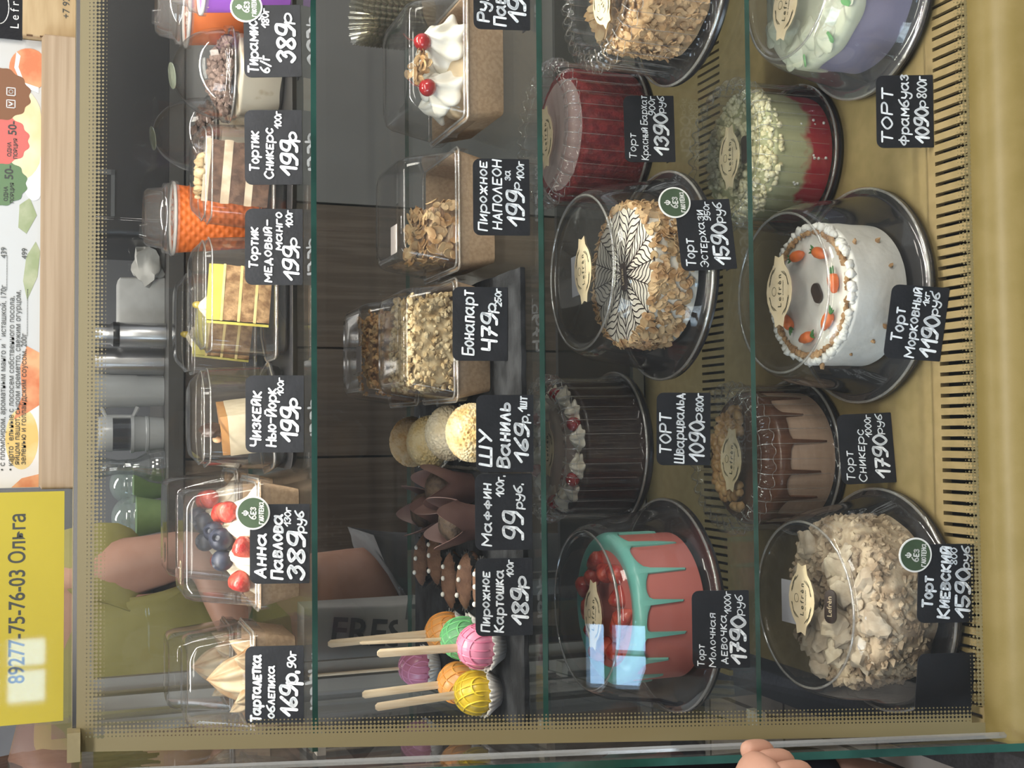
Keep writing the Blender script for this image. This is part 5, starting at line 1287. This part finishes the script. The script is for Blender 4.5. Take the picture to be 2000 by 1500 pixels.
def hand(parent, name, wrist, tip_dir, palm_n, mt, curl=1.0, s=1.0, thumb=1):
    """palm with five bent fingers; tip_dir = towards the knuckles, palm_n = out of the palm"""
    d = Vector(tip_dir).normalized(); n = Vector(palm_n).normalized(); n = (n-d*n.dot(d)).normalized(); a = d.cross(n)*thumb; w = Vector(wrist)
    ch = [('w', None, w, (.024*s, .020*s)), ('p', 'w', w+d*.045*s, (.033*s, .017*s)), ('k', 'p', w+d*.085*s, (.034*s, .014*s))]
    o = skin(name, ch, mt, parent)
    for i, (off, ln) in enumerate(((-.029, .072), (-.010, .080), (.010, .076), (.028, .060))):
        p0 = w+d*.072*s+a*off*s; ps = [p0]; ang = .25*curl; q = p0; seg = ln*s/3
        chain = [('a', None, p0, .0095*s)]
        for j, k in enumerate('bcd'):
            ang += (.55 if j else .35)*curl
            q = q+(d*math.cos(ang)+n*math.sin(ang))*seg*(1.25 if j == 0 else .95); chain.append((k, 'abc'[j], q, (.0095-.0010*j)*s))
        skin('finger', chain, mt, o)
    p0 = w+d*.022*s-a*.022*s
    skin('thumb', [('a', None, p0, .013*s), ('b', 'a', p0+(d*.6-a*.7+n*.3)*.040*s, .011*s), ('c', 'b', p0+(d*.9-a*.75+n*.75)*.062*s, .009*s)], mt, o)
    return o
HAIRD = mat('dark_brown_hair', (.035, .022, .016), (.055, .035, .024), 60, .5, st=(1, 1, .2))
# staff member behind the case, turned sideways
st = thing('person', 'person in an olive yellow T-shirt standing behind the case, arms bent', 'person', (-.36, 2.13, 0))
body = [('pelvis', None, (0, 0, .92), (.13, .11)), ('waist', 'pelvis', (0, 0, 1.08), (.12, .10)), ('chest', 'waist', (0, .01, 1.28), (.135, .105)), ('neck', 'chest', (.01, .01, 1.45), .055), ('headbase', 'neck', (.02, 0, 1.52), .055),
        ('sh_l', 'chest', (.125, -.06, 1.37), .055), ('el_l', 'sh_l', (.17, -.11, 1.17), .042), ('wr_l', 'el_l', (.03, -.22, 1.12), .028),
        ('sh_r', 'chest', (-.13, -.02, 1.37), .055), ('el_r', 'sh_r', (-.17, -.04, 1.17), .042), ('wr_r', 'el_r', (-.07, -.20, 1.12), .028),
        ('hip_l', 'pelvis', (.085, 0, .86), .085), ('kn_l', 'hip_l', (.09, 0, .48), .058), ('an_l', 'kn_l', (.09, .02, .09), .042), ('to_l', 'an_l', (.09, -.12, .045), .038),
        ('hip_r', 'pelvis', (-.085, 0, .86), .085), ('kn_r', 'hip_r', (-.09, 0, .48), .058), ('an_r', 'kn_r', (-.09, .02, .09), .042), ('to_r', 'an_r', (-.09, -.12, .045), .038)]
skin('body', body, SKIN, st)
shirt = [('pelvis', None, (0, 0, .98), (.150, .130)), ('waist', 'pelvis', (0, 0, 1.10), (.140, .122)), ('chest', 'waist', (0, .01, 1.28), (.158, .128)), ('collar', 'chest', (.01, .01, 1.415), (.085, .075)),
         ('sh_l', 'chest', (.125, -.06, 1.37), .075), ('sl_l', 'sh_l', (.150, -.085, 1.265), .066), ('sh_r', 'chest', (-.13, -.02, 1.37), .075), ('sl_r', 'sh_r', (-.152, -.03, 1.265), .066)]
skin('t_shirt', shirt, mat('olive_yellow_cotton', (.30, .27, .085), (.36, .325, .115), 9, .85, .5, 14), st)
trs = [('pelvis', None, (0, 0, .93), (.155, .135)), ('hip_l', 'pelvis', (.085, 0, .84), .105), ('kn_l', 'hip_l', (.09, 0, .48), .078), ('an_l', 'kn_l', (.09, .02, .10), .066), ('hip_r', 'pelvis', (-.085, 0, .84), .105), ('kn_r', 'hip_r', (-.09, 0, .48), .078), ('an_r', 'kn_r', (-.09, .02, .10), .066)]
skin('trousers', trs, mat('grey_trousers', (.10, .10, .105), rough=.85), st)
hand(st, 'hand', (.03, -.22, 1.12), (-1, -.35, -.1), (0, .4, -1), SKIN, .8, 1, 1)
hand(st, 'hand', (-.07, -.20, 1.12), (.8, -.5, -.1), (0, .4, -1), SKIN, .9, 1, -1)
head(st, (.02, -.01, 1.62), 0, HAIRD, False)
def customer(label, loc, hx, hz, arm, turn=.3):
    cu = thing('person', label, 'person', loc)
    k = (.235, -.125, .862) if arm else (.15, -.10, .80)
    body = [('pelvis', None, (0, 0, .80), (.12, .10)), ('waist', 'pelvis', (0, 0, .96), (.105, .09)), ('chest', 'waist', (0, 0, 1.14), (.12, .095)), ('neck', 'chest', (.01, 0, 1.29), .048), ('headbase', 'neck', (hx*.8, 0, hz-.09), .05),
        ('sh_l', 'chest', (-.15, .02, 1.22), .048), ('el_l', 'sh_l', (-.20, .04, .98), .038), ('wr_l', 'el_l', (-.20, -.08, .78), .026),
        ('sh_r', 'chest', (.13, -.03 if arm else .02, 1.22), .048), ('el_r', 'sh_r', (.14, -.07 if arm else .04, 1.0), .038), ('wr_r', 'el_r', k, .026),
        ('hip_l', 'pelvis', (-.08, 0, .74), .08), ('kn_l', 'hip_l', (-.085, 0, .42), .052), ('an_l', 'kn_l', (-.085, .02, .08), .038), ('to_l', 'an_l', (-.085, -.11, .04), .035),
        ('hip_r', 'pelvis', (.08, 0, .74), .08), ('kn_r', 'hip_r', (.085, 0, .42), .052), ('an_r', 'kn_r', (.085, .02, .08), .038), ('to_r', 'an_r', (.085, -.11, .04), .035)]
    skin('body', body, SKIN, cu)
    skin('white_shirt', [('pelvis', None, (0, 0, .84), (.135, .115)), ('waist', 'pelvis', (0, 0, .96), (.125, .108)), ('chest', 'waist', (0, 0, 1.14), (.14, .115)), ('collar', 'chest', (.01, 0, 1.26), (.07, .065)), ('sh_l', 'chest', (-.15, .02, 1.22), .066), ('sl_l', 'sh_l', (-.18, .03, 1.08), .056), ('sh_r', 'chest', (.13, -.06 if arm else .02, 1.22), .066), ('sl_r', 'sh_r', (.135, -.10 if arm else .03, 1.09), .056)], mat('white_cotton', (.72, .72, .72), rough=.85), cu)
    skin('trousers', [('pelvis', None, (0, 0, .81), (.135, .115)), ('hip_l', 'pelvis', (-.08, 0, .74), .098), ('kn_l', 'hip_l', (-.085, 0, .42), .07), ('an_l', 'kn_l', (-.085, .02, .09), .058), ('hip_r', 'pelvis', (.08, 0, .74), .098), ('kn_r', 'hip_r', (.085, 0, .42), .07), ('an_r', 'kn_r', (.085, .02, .09), .058)], mat('dark_trousers', (.03, .03, .04), rough=.85), cu)
    if arm: hand(cu, 'hand', k, (.95, -.2, -.3), (-.1, .2, -1), SKIN, 2.2, 1.0, 1)
    else: hand(cu, 'hand', k, (.1, -.6, -.8), (-1, 0, 0), SKIN, .8, .95, 1)
    hand(cu, 'hand', (-.20, -.08, .78), (.1, -.6, -.8), (1, 0, 0), SKIN, .8, .95, -1)
    head(cu, (hx, -.03, hz), turn, mat('brown_hair', (.045, .022, .015), (.085, .045, .03), 60, .5, st=(1, 1, .2)), True)
customer('person in a white shirt at the left end of the case, knuckles by the glass', (-.58, .985, .0), .02, 1.455, True)
customer('person with long brown hair and white shirt, standing behind the left end of the case', (-.70, 1.77, 0), .165, 1.475, False, PI+.2)
